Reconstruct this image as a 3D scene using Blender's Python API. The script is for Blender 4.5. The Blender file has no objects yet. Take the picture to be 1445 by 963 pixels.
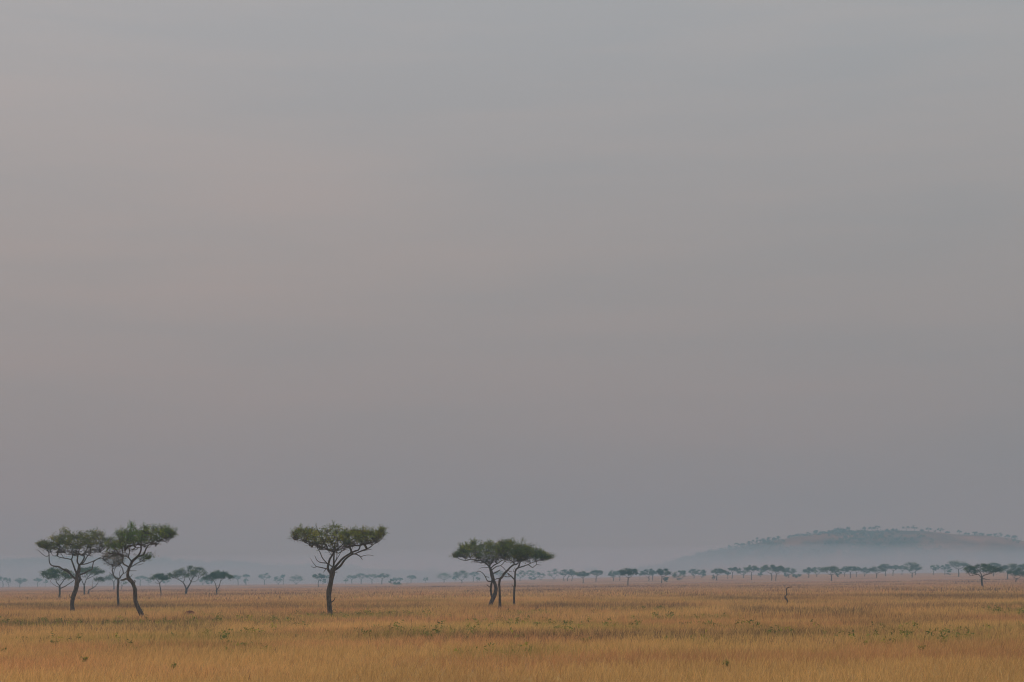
import bpy, math, numpy as np
from mathutils import Vector
rng = np.random.default_rng(7)
scene = bpy.context.scene
COL = scene.collection

# ------------------------------------------------------------------ camera
# pixel numbers below are those of the 1445 x 963 frame the places were surveyed on
F, CX, CY, H, ROLL = 2810.0, 722.5, 817.0, 3.1, 0.0095
cr, sr = math.cos(ROLL), math.sin(ROLL)
cam_d = bpy.data.cameras.new('camera'); cam = bpy.data.objects.new('camera', cam_d); COL.objects.link(cam)
cam_d.sensor_width = 36.0; cam_d.lens = 36.0 * F / 1445.0
cam_d.shift_y = (CY - 481.5) / 1445.0
cam_d.clip_start = 0.1; cam_d.clip_end = 30000
from mathutils import Matrix
cam.matrix_world = Matrix(((cr, sr, 0, 0), (0, 0, -1, 0), (-sr, cr, 0, H), (0, 0, 0, 1)))
scene.camera = cam

# ------------------------------------------------------------------ sky, sun, exposure
SUN_EL, SUN_AZ = math.radians(46), math.radians(-35)      # azimuth from +Y towards +X; behind thin cloud
world = bpy.data.worlds.new('World'); scene.world = world; world.use_nodes = True
nt = world.node_tree; nt.nodes.clear()
def N(t, typ, **kw):
    n = t.nodes.new(typ)
    for k, v in kw.items(): setattr(n, k, v)
    return n
def mth(t, op, a, b=None, c=None, clamp=False):
    n = N(t, 'ShaderNodeMath', operation=op, use_clamp=clamp)
    for i, v in enumerate((a, b, c)):
        if v is None: continue
        if isinstance(v, (int, float)): n.inputs[i].default_value = v
        else: t.links.new(v, n.inputs[i])
    return n.outputs[0]
def mixc(t, fac, a, b, mode='MIX'):
    n = N(t, 'ShaderNodeMix', data_type='RGBA', blend_type=mode)
    for s, v in ((n.inputs[0], fac), (n.inputs[6], a), (n.inputs[7], b)):
        if isinstance(v, (int, float)): s.default_value = v
        elif isinstance(v, tuple): s.default_value = (*v, 1) if len(v) == 3 else v
        else: t.links.new(v, s)
    return n.outputs[2]
def ramp(t, fac, stops):
    n = N(t, 'ShaderNodeValToRGB'); e = n.color_ramp.elements
    while len(e) < len(stops): e.new(0.5)
    for i, (p, c) in enumerate(stops): e[i].position = p; e[i].color = (*c, 1)
    t.links.new(fac, n.inputs[0]); return n.outputs[0]
tc = N(nt, 'ShaderNodeTexCoord')
sep = N(nt, 'ShaderNodeSeparateXYZ'); nt.links.new(tc.outputs['Generated'], sep.inputs[0])
sinel = mth(nt, 'MAXIMUM', sep.outputs[2], 0.0)
# overcast sky: luminance rises with the sine of elevation (standard overcast sky)
SKY_L = 0.207
lum = mth(nt, 'MULTIPLY', mth(nt, 'MULTIPLY_ADD', mth(nt, 'MULTIPLY', sinel, sinel), -0.4, mth(nt, 'MULTIPLY_ADD', sinel, 3.25, 1.0)), SKY_L * 10)
tint = ramp(nt, sinel, [(0.0, (0.985, 0.985, 1.05)), (0.07, (.985, 0.975, .985)), (0.15, (1.015, 0.99, 0.97)), (0.26, (0.965, 1.01, 1.03)), (0.5, (0.97, 1.0, 1.02))])
mp = N(nt, 'ShaderNodeMapping'); nt.links.new(tc.outputs['Generated'], mp.inputs[0]); mp.inputs['Scale'].default_value = (1.6, 1.6, 10.0)
mp.inputs['Rotation'].default_value = (0, math.radians(-4), 0)
n1 = N(nt, 'ShaderNodeTexNoise'); nt.links.new(mp.outputs[0], n1.inputs[0]); n1.inputs['Scale'].default_value = 1.7; n1.inputs['Detail'].default_value = 3.5; n1.inputs['Roughness'].default_value = 0.42; n1.inputs['Distortion'].default_value = 0.6
n2 = N(nt, 'ShaderNodeTexNoise'); nt.links.new(mp.outputs[0], n2.inputs[0]); n2.inputs['Scale'].default_value = 5.5; n2.inputs['Detail'].default_value = 4; n2.inputs['Roughness'].default_value = 0.5
mp3 = N(nt, 'ShaderNodeMapping'); nt.links.new(tc.outputs['Generated'], mp3.inputs[0]); mp3.inputs['Scale'].default_value = (2.2, 2.2, 30.0); mp3.inputs['Rotation'].default_value = (0, math.radians(3), 0)
n3 = N(nt, 'ShaderNodeTexNoise'); nt.links.new(mp3.outputs[0], n3.inputs[0]); n3.inputs['Scale'].default_value = 2.4; n3.inputs['Detail'].default_value = 5; n3.inputs['Roughness'].default_value = 0.55; n3.inputs['Distortion'].default_value = 0.4
cl = mth(nt, 'ADD', mth(nt, 'MULTIPLY', n1.outputs[0], 0.55), mth(nt, 'ADD', mth(nt, 'MULTIPLY', n2.outputs[0], 0.22), mth(nt, 'MULTIPLY', n3.outputs[0], 0.23)))
cloudtint = ramp(nt, cl, [(0.36, (0.915, 0.955, 0.985)), (0.5, (1.0, 0.995, 0.997)), (0.64, (1.065, 1.015, 1.0))])
cloud = mixc(nt, 1.0, tint, cloudtint, 'MULTIPLY')
glow = N(nt, 'ShaderNodeVectorMath', operation='DOT_PRODUCT'); nt.links.new(tc.outputs['Generated'], glow.inputs[0])
glow.inputs[1].default_value = (math.sin(SUN_AZ) * .94, math.cos(SUN_AZ) * .94, .34)     # the veiled sun warms its side of the cloud
gl = mth(nt, 'MULTIPLY_ADD', glow.outputs['Value'], 2.6, -1.6, clamp=True)
cloud = mixc(nt, gl, cloud, mixc(nt, 1.0, cloud, (1.11, 1.03, 1.01), 'MULTIPLY'))
lumc = N(nt, 'ShaderNodeCombineColor'); [nt.links.new(lum, lumc.inputs[i]) for i in range(3)]
cloud = mixc(nt, 1.0, cloud, lumc.outputs[0], 'MULTIPLY')
sky = N(nt, 'ShaderNodeTexSky', sky_type='NISHITA', sun_disc=False)
sky.sun_elevation = SUN_EL; sky.sun_rotation = SUN_AZ; sky.dust_density = 4.0
skyc = mixc(nt, 0.95, sky.outputs[0], cloud)
bg = N(nt, 'ShaderNodeBackground'); nt.links.new(skyc, bg.inputs[0]); bg.inputs[1].default_value = 0.1
wo = N(nt, 'ShaderNodeOutputWorld'); nt.links.new(bg.outputs[0], wo.inputs[0])

sd = bpy.data.lights.new('sun', 'SUN'); sd.energy = 1.5; sd.angle = math.radians(18); sd.color = (1.0, 0.95, 0.88)
sun = bpy.data.objects.new('sun', sd); COL.objects.link(sun)
sdir = Vector((math.sin(SUN_AZ) * math.cos(SUN_EL), math.cos(SUN_AZ) * math.cos(SUN_EL), math.sin(SUN_EL)))
sun.rotation_euler = sdir.to_track_quat('Z', 'Y').to_euler(); sun.location = (0, 0, 90)
vs = scene.view_settings; vs.view_transform = 'Standard'; vs.look = 'None'; vs.exposure = 0.0; vs.gamma = 1.0
scene.cycles.volume_bounces = 1
scene.cycles.max_bounces = 6
scene.cycles.transparent_max_bounces = 16
scene.cycles.use_denoising = True
scene.cycles.denoising_prefilter = 'ACCURATE'
scene.cycles.use_adaptive_sampling = False
scene.cycles.filter_width = 1.15

# ------------------------------------------------------------------ geometry of the place
def terr(X, Y):
    X = np.asarray(X, float); Y = np.asarray(Y, float)
    s = np.clip((X + 120) / 330, 0, 1); s = s * s * (3 - 2 * s)
    z = 0.0048 * np.maximum(Y - 600, 0) * s
    z = 6.5 * np.tanh(z / 6.5)
    z = z + 0.05 * np.sin(X * .11 + 1.3) * np.sin(Y * .07 + .4) * np.clip((Y - 20) / 100, 0, 1)
    return z
def at(px, py, Y):
    xc = (px - CX) / F; yc = (CY - py) / F
    return np.array([Y * (xc * cr + yc * sr), Y, H + Y * (-xc * sr + yc * cr)])
def proj(X, Y, Z):
    xc = (X * cr - (Z - H) * sr) / Y; yc = (X * sr + (Z - H) * cr) / Y
    return CX + F * xc, CY - F * yc
def ground_Y(px, py, far=1705.0):
    lo, hi = 15.0, far
    def g(Y):
        p = at(px, py, Y); return p[2] - float(terr(p[0], Y))
    if g(hi) > 0: return hi
    for _ in range(50):
        m = (lo + hi) / 2
        if g(m) > 0: lo = m
        else: hi = m
    return (lo + hi) / 2

# ------------------------------------------------------------------ mesh helpers
def make_mesh(name, verts, faces, mats, colors=None, matidx=None, smooth=True):
    """faces: list of int arrays (n,k)"""
    me = bpy.data.meshes.new(name)
    verts = np.asarray(verts, np.float32)
    me.vertices.add(len(verts)); me.vertices.foreach_set('co', verts.ravel())
    fl = [np.asarray(f, np.int32) for f in faces if len(f)]
    nl = sum(f.size for f in fl); nf = sum(len(f) for f in fl)
    me.loops.add(nl); me.polygons.add(nf)
    me.loops.foreach_set('vertex_index', np.concatenate([f.ravel() for f in fl]))
    tot = np.concatenate([np.full(len(f), f.shape[1], np.int32) for f in fl])
    start = np.concatenate([[0], np.cumsum(tot)[:-1]]).astype(np.int32)
    me.polygons.foreach_set('loop_start', start); me.polygons.foreach_set('loop_total', tot)
    if matidx is not None: me.polygons.foreach_set('material_index', np.asarray(matidx, np.int32))
    me.polygons.foreach_set('use_smooth', np.full(nf, smooth))
    if colors is not None:
        a = me.color_attributes.new('tint', 'FLOAT_COLOR', 'POINT')
        c = np.ones((len(verts), 4), np.float32); c[:, :3] = colors
        a.data.foreach_set('color', c.ravel())
    me.update(calc_edges=True)
    for m in (mats if isinstance(mats, (list, tuple)) else [mats]): me.materials.append(m)
    return me
def link(name, me, parent=None, loc=None):
    o = bpy.data.objects.new(name, me); COL.objects.link(o)
    if parent is not None: o.parent = parent
    if loc is not None: o.location = loc
    return o
def tag(o, label=None, cat=None, group=None, kind=None):
    if label: o['label'] = label
    if cat: o['category'] = cat
    if group: o['group'] = group
    if kind: o['kind'] = kind
    return o

class Buf:
    def __init__(s): s.v = []; s.q = []; s.t = []; s.c = []; s.n = 0; s.qm = []; s.tm = []
    def add(s, v, q=None, t=None, c=(1, 1, 1), m=0):
        v = np.asarray(v, float); s.v.append(v)
        s.c.append(np.broadcast_to(np.asarray(c, float), v.shape))
        if q is not None and len(q): s.q.append(np.asarray(q) + s.n); s.qm.append(np.full(len(q), m))
        if t is not None and len(t): s.t.append(np.asarray(t) + s.n); s.tm.append(np.full(len(t), m))
        s.n += len(v)
    def mesh(s, name, mats):
        f = []; mi = []
        if s.q: f.append(np.concatenate(s.q)); mi += s.qm
        if s.t: f.append(np.concatenate(s.t)); mi += s.tm
        return make_mesh(name, np.concatenate(s.v), f, mats, np.concatenate(s.c), np.concatenate(mi))

def catmull(P, sub):
    P = np.asarray(P, float)
    if len(P) < 3 or sub < 2: 
        return P
    Q = np.vstack([2 * P[0] - P[1], P, 2 * P[-1] - P[-2]]); out = []
    for i in range(1, len(Q) - 2):
        for k in range(sub):
            t = k / sub
            out.append(0.5 * ((2 * Q[i]) + (-Q[i-1] + Q[i+1]) * t + (2*Q[i-1] - 5*Q[i] + 4*Q[i+1] - Q[i+2]) * t*t + (-Q[i-1] + 3*Q[i] - 3*Q[i+1] + Q[i+2]) * t**3))
    out.append(Q[-2]); return np.array(out)

def tube(buf, P, R, sides=6, m=0, c=(1, 1, 1), lump=0.0, closed_tip=True):
    P = np.asarray(P, float); R = np.asarray(R, float); n = len(P)
    T = np.gradient(P, axis=0); T /= np.linalg.norm(T, axis=1)[:, None] + 1e-9
    ref = np.array([0.0, 1.0, 0.0]) if abs(T[0][1]) < .8 else np.array([1.0, 0, 0])
    V = np.empty((n, sides, 3)); a = np.arange(sides) * 2 * math.pi / sides
    ph = rng.uniform(0, 6)
    for i in range(n):
        b = ref - T[i] * ref.dot(T[i]); b /= np.linalg.norm(b) + 1e-9; ref = b
        d = np.cross(T[i], b)
        rr = R[i] * (1 + lump * (np.sin(2 * a + ph + i * .35) * .6 + np.sin(3 * a - ph + i * .5) * .5 + rng.normal(0, .35, sides)))
        V[i] = P[i] + rr[:, None] * (np.cos(a)[:, None] * b + np.sin(a)[:, None] * d)
    idx = np.arange(n * sides).reshape(n, sides); nx = np.roll(idx, -1, 1)
    q = np.stack([idx[:-1], nx[:-1], nx[1:], idx[1:]], -1).reshape(-1, 4)
    v = V.reshape(-1, 3); tip = P[-1] + T[-1] * R[-1]
    v = np.vstack([v, tip]); t = np.stack([idx[-1], nx[-1], np.full(sides, n * sides)], -1)
    buf.add(v, q, t, c, m)

# ------------------------------------------------------------------ materials
def new_mat(name):
    m = bpy.data.materials.new(name); m.use_nodes = True; t = m.node_tree; t.nodes.clear()
    o = N(t, 'ShaderNodeOutputMaterial'); return m, t, o
def leafy(name, trans, rough=0.9):
    m, t, o = new_mat(name)
    a = N(t, 'ShaderNodeAttribute', attribute_name='tint')
    d = N(t, 'ShaderNodeBsdfDiffuse'); t.links.new(a.outputs[0], d.inputs[0])
    tr = N(t, 'ShaderNodeBsdfTranslucent'); t.links.new(a.outputs[0], tr.inputs[0])
    mx = N(t, 'ShaderNodeMixShader'); mx.inputs[0].default_value = trans
    t.links.new(d.outputs[0], mx.inputs[1]); t.links.new(tr.outputs[0], mx.inputs[2]); t.links.new(mx.outputs[0], o.inputs[0])
    return m
M_leaf = leafy('acacia_leaf', 0.36)
M_grass = leafy('dry_grass', 0.3)
def bark():
    m, t, o = new_mat('acacia_bark')
    tc = N(t, 'ShaderNodeTexCoord'); mp = N(t, 'ShaderNodeMapping'); mp.inputs['Scale'].default_value = (7, 7, 1.6)
    t.links.new(tc.outputs['Object'], mp.inputs[0])
    n = N(t, 'ShaderNodeTexNoise'); n.inputs['Scale'].default_value = 1.6; n.inputs['Detail'].default_value = 6; n.inputs['Roughness'].default_value = .65
    t.links.new(mp.outputs[0], n.inputs[0])
    c = ramp(t, n.outputs[0], [(0.35, (0.04, 0.028, 0.023)), (0.5, (0.105, 0.078, 0.062)), (0.68, (0.20, 0.155, 0.12))])
    p = N(t, 'ShaderNodeBsdfPrincipled'); p.inputs['Roughness'].default_value = .95; p.inputs['Specular IOR Level'].default_value = .15
    t.links.new(c, p.inputs[0])
    b = N(t, 'ShaderNodeBump'); b.inputs['Strength'].default_value = .8; b.inputs['Distance'].default_value = .04
    t.links.new(n.outputs[0], b.inputs['Height']); t.links.new(b.outputs[0], p.inputs['Normal']); t.links.new(p.outputs[0], o.inputs[0])
    return m
M_bark = bark()

# ------------------------------------------------------------------ noise fields shared by ground and grass
def vnoise(X, Y, seed):
    X = np.asarray(X); Y = np.asarray(Y)
    xi = np.floor(X).astype(np.int64); yi = np.floor(Y).astype(np.int64); fx = X - xi; fy = Y - yi
    fx = fx * fx * (3 - 2 * fx); fy = fy * fy * (3 - 2 * fy)
    def h(a, b):
        n = (a * 374761393 + b * 668265263 + seed * 1442695041) & 0x7fffffff
        n = ((n ^ (n >> 13)) * 1274126177) & 0x7fffffff
        return ((n ^ (n >> 16)) & 0xffff) / 65535.0
    return (h(xi, yi) * (1 - fx) + h(xi + 1, yi) * fx) * (1 - fy) + (h(xi, yi + 1) * (1 - fx) + h(xi + 1, yi + 1) * fx) * fy
def fbm(X, Y, s, seed, oc=3):
    r = 0; a = 1; tot = 0
    for i in range(oc):
        r = r + a * vnoise(X / s * 2**i, Y / s * 2**i, seed + i * 17); tot += a; a *= .55
    return r / tot
# patches seen in the field: (x0, x1, y, half height, darkness, greenness) on the survey frame
PATCH = [(-60, 330, 885, 6, .42, .55), (330, 470, 884, 5, .2, .4), (-60, 450, 857.5, 2.6, .50, .0), (440, 640, 859, 2.2, .42, .1), (500, 640, 868, 5, .08, .3),
         (640, 700, 858, 2.6, .40, .0), (725, 1010, 859, 3.6, .50, .0), (1010, 1260, 866, 4.6, .50, .1), (930, 1500, 843.2, 1.0, .60, -.1), (960, 1180, 847.6, 1.1, .55, -.1),
         (1250, 1500, 846, 2.2, .35, -.1), (1180, 1500, 858, 3.2, .40, .1), (200, 460, 841, 1.0, .42, -.1), (1240, 1500, 835.5, 1.0, .35, -.1), (960, 1500, 831.5, .7, .30, -.1),
         (0, 260, 846, 1.2, .25, 0), (470, 720, 840, .8, .28, -.1), (690, 930, 834, .8, .32, -.1), (640, 1010, 838, 1.1, .25, -.05), (480, 1000, 901, 7, .10, .15), (120, 420, 918, 8, .06, .4),
         (1020, 1330, 896, 7, .15, .35), (1300, 1460, 900, 8, .08, .25), (200, 480, 899, 5, .08, .35), (300, 940, 829, .6, .3, -.1)]
def field(X, Y):
    X = np.asarray(X, float); Y = np.asarray(Y, float)
    Ys = np.maximum(Y, 10)
    px, py = proj(X, Ys, terr(X, Ys))
    wob = (fbm(X, Y * .35, 9, 91) - .5)
    dark = np.zeros_like(X); green = np.zeros_like(X)
    for (x0, x1, y, hh, d, g) in PATCH:
        e = np.clip((px - x0) / 50, 0, 1) * np.clip((x1 - px) / 50, 0, 1)
        w = e * np.exp(-((py - y + wob * hh * 2.2) / hh) ** 2)
        m = .45 + 1.1 * fbm(X, Y, 2.2 + Ys * .012, 5)
        dark += .85 * d * w * m; green += .85 * g * w
    far = np.clip((Ys - 150) / 500, 0, 1)
    st = fbm(X, Y, 26, 33, 4)
    dark += far * .8 * np.clip((st - .52) * 3.5, 0, 1) ** 1.2 + (1 - far) * .35 * np.clip((fbm(X, Y, 11, 61, 3) - .55) * 4, 0, 1)
    green += .9 * np.clip((fbm(X, Y, 13, 71, 4) - .56) * 4.5, 0, 1) * (1 - far)
    red = np.clip((fbm(X, Y, 9, 101, 3) - .42) * 3, 0, 1)
    return np.clip(dark, 0, .9), np.clip(green, 0, 1), red
STRAW = np.array([.675, .435, .175]); RUST = np.array([.625, .345, .155]); GRN = np.array([.30, .29, .07]); DRK = np.array([.17, .115, .07])
def grass_colour(dark, green, red):
    c = STRAW * (1 - red[:, None]) + RUST * red[:, None]
    c = c * (1 - .6 * green[:, None]) + GRN * .6 * green[:, None]
    return c * (1 - dark[:, None]) + DRK * dark[:, None]

# ------------------------------------------------------------------ ground
def build_ground():
    ys = np.concatenate([np.linspace(-280, 30, 12), np.geomspace(34, 2400, 330), np.geomspace(2500, 6000, 20)])
    u = np.linspace(-1, 1, 361)
    W = 290 + .46 * np.maximum(ys, 0)
    X = u[None, :] * W[:, None]; X = np.sign(X) * np.abs(X) * (0.35 + .65 * np.abs(u)[None, :]); Y = np.repeat(ys[:, None], len(u), 1)
    Z = terr(X, Y)
    n, m = X.shape; idx = np.arange(n * m).reshape(n, m)
    q = np.stack([idx[:-1, :-1], idx[:-1, 1:], idx[1:, 1:], idx[1:, :-1]], -1).reshape(-1, 4)
    d, g, r = field(X.ravel(), Y.ravel())
    far = np.clip((Y.ravel() - 200) / 400, 0, 1)
    col = grass_colour(d, g * .7, r) * (.50 + .0 * far)[:, None]        # soil and thatch between tufts; self-shade of the blades put into the colour too
    haze_tint = np.clip((Y.ravel() - 260) / 500, 0, 1)[:, None]; col = col * (1 - haze_tint + haze_tint * np.array([.88, .90, 1.45]))      # far sward greyer and bluer: distance haze painted into its colour
    mt, t, o = new_mat('savanna_ground')
    a = N(t, 'ShaderNodeAttribute', attribute_name='tint')
    tc = N(t, 'ShaderNodeTexCoord')
    nz = N(t, 'ShaderNodeTexNoise'); nz.inputs['Scale'].default_value = .35; nz.inputs['Detail'].default_value = 8; nz.inputs['Roughness'].default_value = .7
    t.links.new(tc.outputs['Object'], nz.inputs[0])
    k = ramp(t, nz.outputs[0], [(.3, (.72, .70, .70)), (.5, (1, 1, 1)), (.7, (1.18, 1.15, 1.1))])
    c = mixc(t, 1.0, a.outputs[0], k, 'MULTIPLY')
    p = N(t, 'ShaderNodeBsdfDiffuse'); t.links.new(c, p.inputs[0]); t.links.new(p.outputs[0], o.inputs[0])
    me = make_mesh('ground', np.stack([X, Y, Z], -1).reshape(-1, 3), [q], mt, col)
    tag(link('ground', me), kind='structure')
build_ground()

# ------------------------------------------------------------------ grass
def blades(n, y0, y1, h0, h1, w, bend, tri, k=1.0):
    Y = np.sqrt(rng.uniform(y0**2, y1**2, n)); X = rng.uniform(-1, 1, n) * (Y * .2575 * 1.16 + 6)
    # gather into tussocks
    cx_ = np.round(X / .9) * .9; cy_ = np.round(Y / .9) * .9
    pull = rng.uniform(0, .6, n) * (vnoise(cx_, cy_, 3) > .35)
    X = X + (cx_ - X) * pull + rng.normal(0, .05, n); Y = Y + (cy_ - Y) * pull
    d, g, r = field(X, Y)
    haze_tint = np.clip((Y - 260) / 500, 0, 1)[:, None]  # distant blades carry the same painted haze as the ground
    hk = .65 + .7 * fbm(X, Y, 4.5, 12, 3)
    hgt = rng.uniform(h0, h1, n) * hk * (1 + .35 * d)
    pick = rng.uniform(0, 1, n)
    # single blades differ: some dark, some green, most straw, more of either inside their patches
    dd = np.where(pick < d * 1.15, .75 + .2 * rng.uniform(0, 1, n), d * .22)
    gg = np.where(rng.uniform(0, 1, n) < g * .8, .9, g * .25)
    c = grass_colour(dd, gg, np.clip(r + rng.normal(0, .25, n), 0, 1)) * rng.uniform(.74, 1.20, n)[:, None] * (.84 + .32 * fbm(X, Y, 3.5, 207, 3))[:, None] * (.86 + .28 * fbm(X, Y, 17, 223, 2))[:, None] * (1 - haze_tint + haze_tint * np.array([.88, .90, 1.45]))
    a = rng.uniform(0, 2 * math.pi, n); wv = np.stack([np.cos(a), np.sin(a) * .6, np.zeros(n)], -1) * (w * rng.uniform(.6, 1.3, n))[:, None] * .5
    lean = np.stack([rng.normal(.12, .28, n), rng.normal(0, .28, n), np.ones(n)], -1); lean /= np.linalg.norm(lean, axis=1)[:, None]
    B = np.stack([X, Y, terr(X, Y) - .03], -1)
    top = B + lean * hgt[:, None]; top[:, 2] -= bend * hgt * rng.uniform(0, 1, n)
    top[:, :2] += (lean[:, :2] * (bend * hgt * 1.5)[:, None])
    if tri:
        V = np.stack([B - wv, B + wv, top], 1).reshape(-1, 3)
        i = np.arange(n)[:, None] * 3; f = i + np.array([[0, 1, 2]])
        return V, f, np.repeat(c, 3, 0)
    mid = B + lean * (hgt * .58)[:, None]
    V = np.stack([B - wv, B + wv, mid + wv * .8, mid - wv * .8, top], 1).reshape(-1, 3)
    i = np.arange(n)[:, None] * 5
    f = np.concatenate([i + np.array([[0, 1, 2]]), i + np.array([[0, 2, 3]]), i + np.array([[3, 2, 4]])])
    cc = np.repeat(c, 5, 0); cc[4::5] *= 1.12
    return V, f, cc
def build_grass():
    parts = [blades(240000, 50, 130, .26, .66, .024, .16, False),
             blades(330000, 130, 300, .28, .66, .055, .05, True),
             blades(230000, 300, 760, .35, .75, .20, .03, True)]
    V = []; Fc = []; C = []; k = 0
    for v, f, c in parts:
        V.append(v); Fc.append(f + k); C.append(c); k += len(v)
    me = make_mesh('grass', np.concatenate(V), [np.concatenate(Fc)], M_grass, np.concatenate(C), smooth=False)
    tag(link('grass', me), 'dry golden savanna grass covering the whole plain', 'grass', kind='stuff')
    # taller dead seed stalks standing above the sward
    n = 1300; Y = np.sqrt(rng.uniform(78**2, 230**2, n)); X = rng.uniform(-1, 1, n) * (Y * .29 + 5)
    ok = fbm(X, Y, 6, 44, 2) > .48; X = X[ok]; Y = Y[ok]; n = len(X)
    d, g, r = field(X, Y)
    hh = rng.uniform(.5, .85, n); B = np.stack([X, Y, terr(X, Y)], -1)
    top = B + np.stack([rng.normal(0, .12, n), rng.normal(0, .1, n), hh], -1); w = np.array([.008, 0, 0]); W2 = np.array([.015, 0.01, 0])
    k = B * .22 + top * .78
    V = np.stack([B - w, B + w, k + w, k - w, k - W2, k + W2, top], 1).reshape(-1, 3); i = np.arange(n)[:, None] * 7
    f = np.concatenate([i + np.array([[0, 1, 2]]), i + np.array([[0, 2, 3]]), i + np.array([[4, 5, 6]])])
    c = np.repeat(np.array([[.30, .19, .10]]) * rng.uniform(.6, 1.5, n)[:, None], 7, 0)
    me = make_mesh('seed_stalks', V, [f], M_grass, c, smooth=False)
    tag(link('seed_stalks', me), 'thin brown seed stalks standing above the near grass', 'grass stalks', kind='stuff')
build_grass()

# ------------------------------------------------------------------ leaf clusters
def leaves(buf, Cn, per, spread, L, Wd, base, up=.5, m=0, jit=.25):
    """Cn (n,3) clump centres, per = leaves at each, spread (3,) metres"""
    per = np.asarray(per, int); idx = np.repeat(np.arange(len(Cn)), per); n = len(idx)
    if n == 0: return
    P = Cn[idx] + rng.normal(0, 1, (n, 3)) * np.asarray(spread)
    a = rng.normal(0, 1, (n, 3)); a[:, 2] = np.abs(a[:, 2]) * up + a[:, 2] * .35; a /= np.linalg.norm(a, axis=1)[:, None]
    b = np.cross(a, rng.normal(0, 1, (n, 3))); b /= np.linalg.norm(b, axis=1)[:, None] + 1e-9
    l = (L * rng.uniform(.6, 1.4, n))[:, None]; w = (Wd * rng.uniform(.6, 1.4, n))[:, None]
    V = np.stack([P - a * l * .5, P + b * w * .5, P + a * l * .5, P - b * w * .5], 1).reshape(-1, 3)
    q = np.arange(n)[:, None] * 4 + np.array([[0, 1, 2, 3]])
    cl = rng.uniform(0, 1, len(Cn))[idx]; r1 = rng.uniform(0, 1, n)
    base = np.asarray(base, float) * np.array([1.75, 1.98, 1.6])
    yel = np.array([2.3, 1.75, .9]); 
    c = base * (1 + (yel - 1) * np.clip(cl * 1.5 - .6 + r1 * .4 - .2, 0, 1)[:, None]) * (.62 + .76 * np.modf(cl * 7.3)[0])[:, None] * rng.uniform(1 - jit, 1 + jit, n)[:, None]
    buf.add(V, q, None, np.repeat(c, 4, 0), m)

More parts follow.
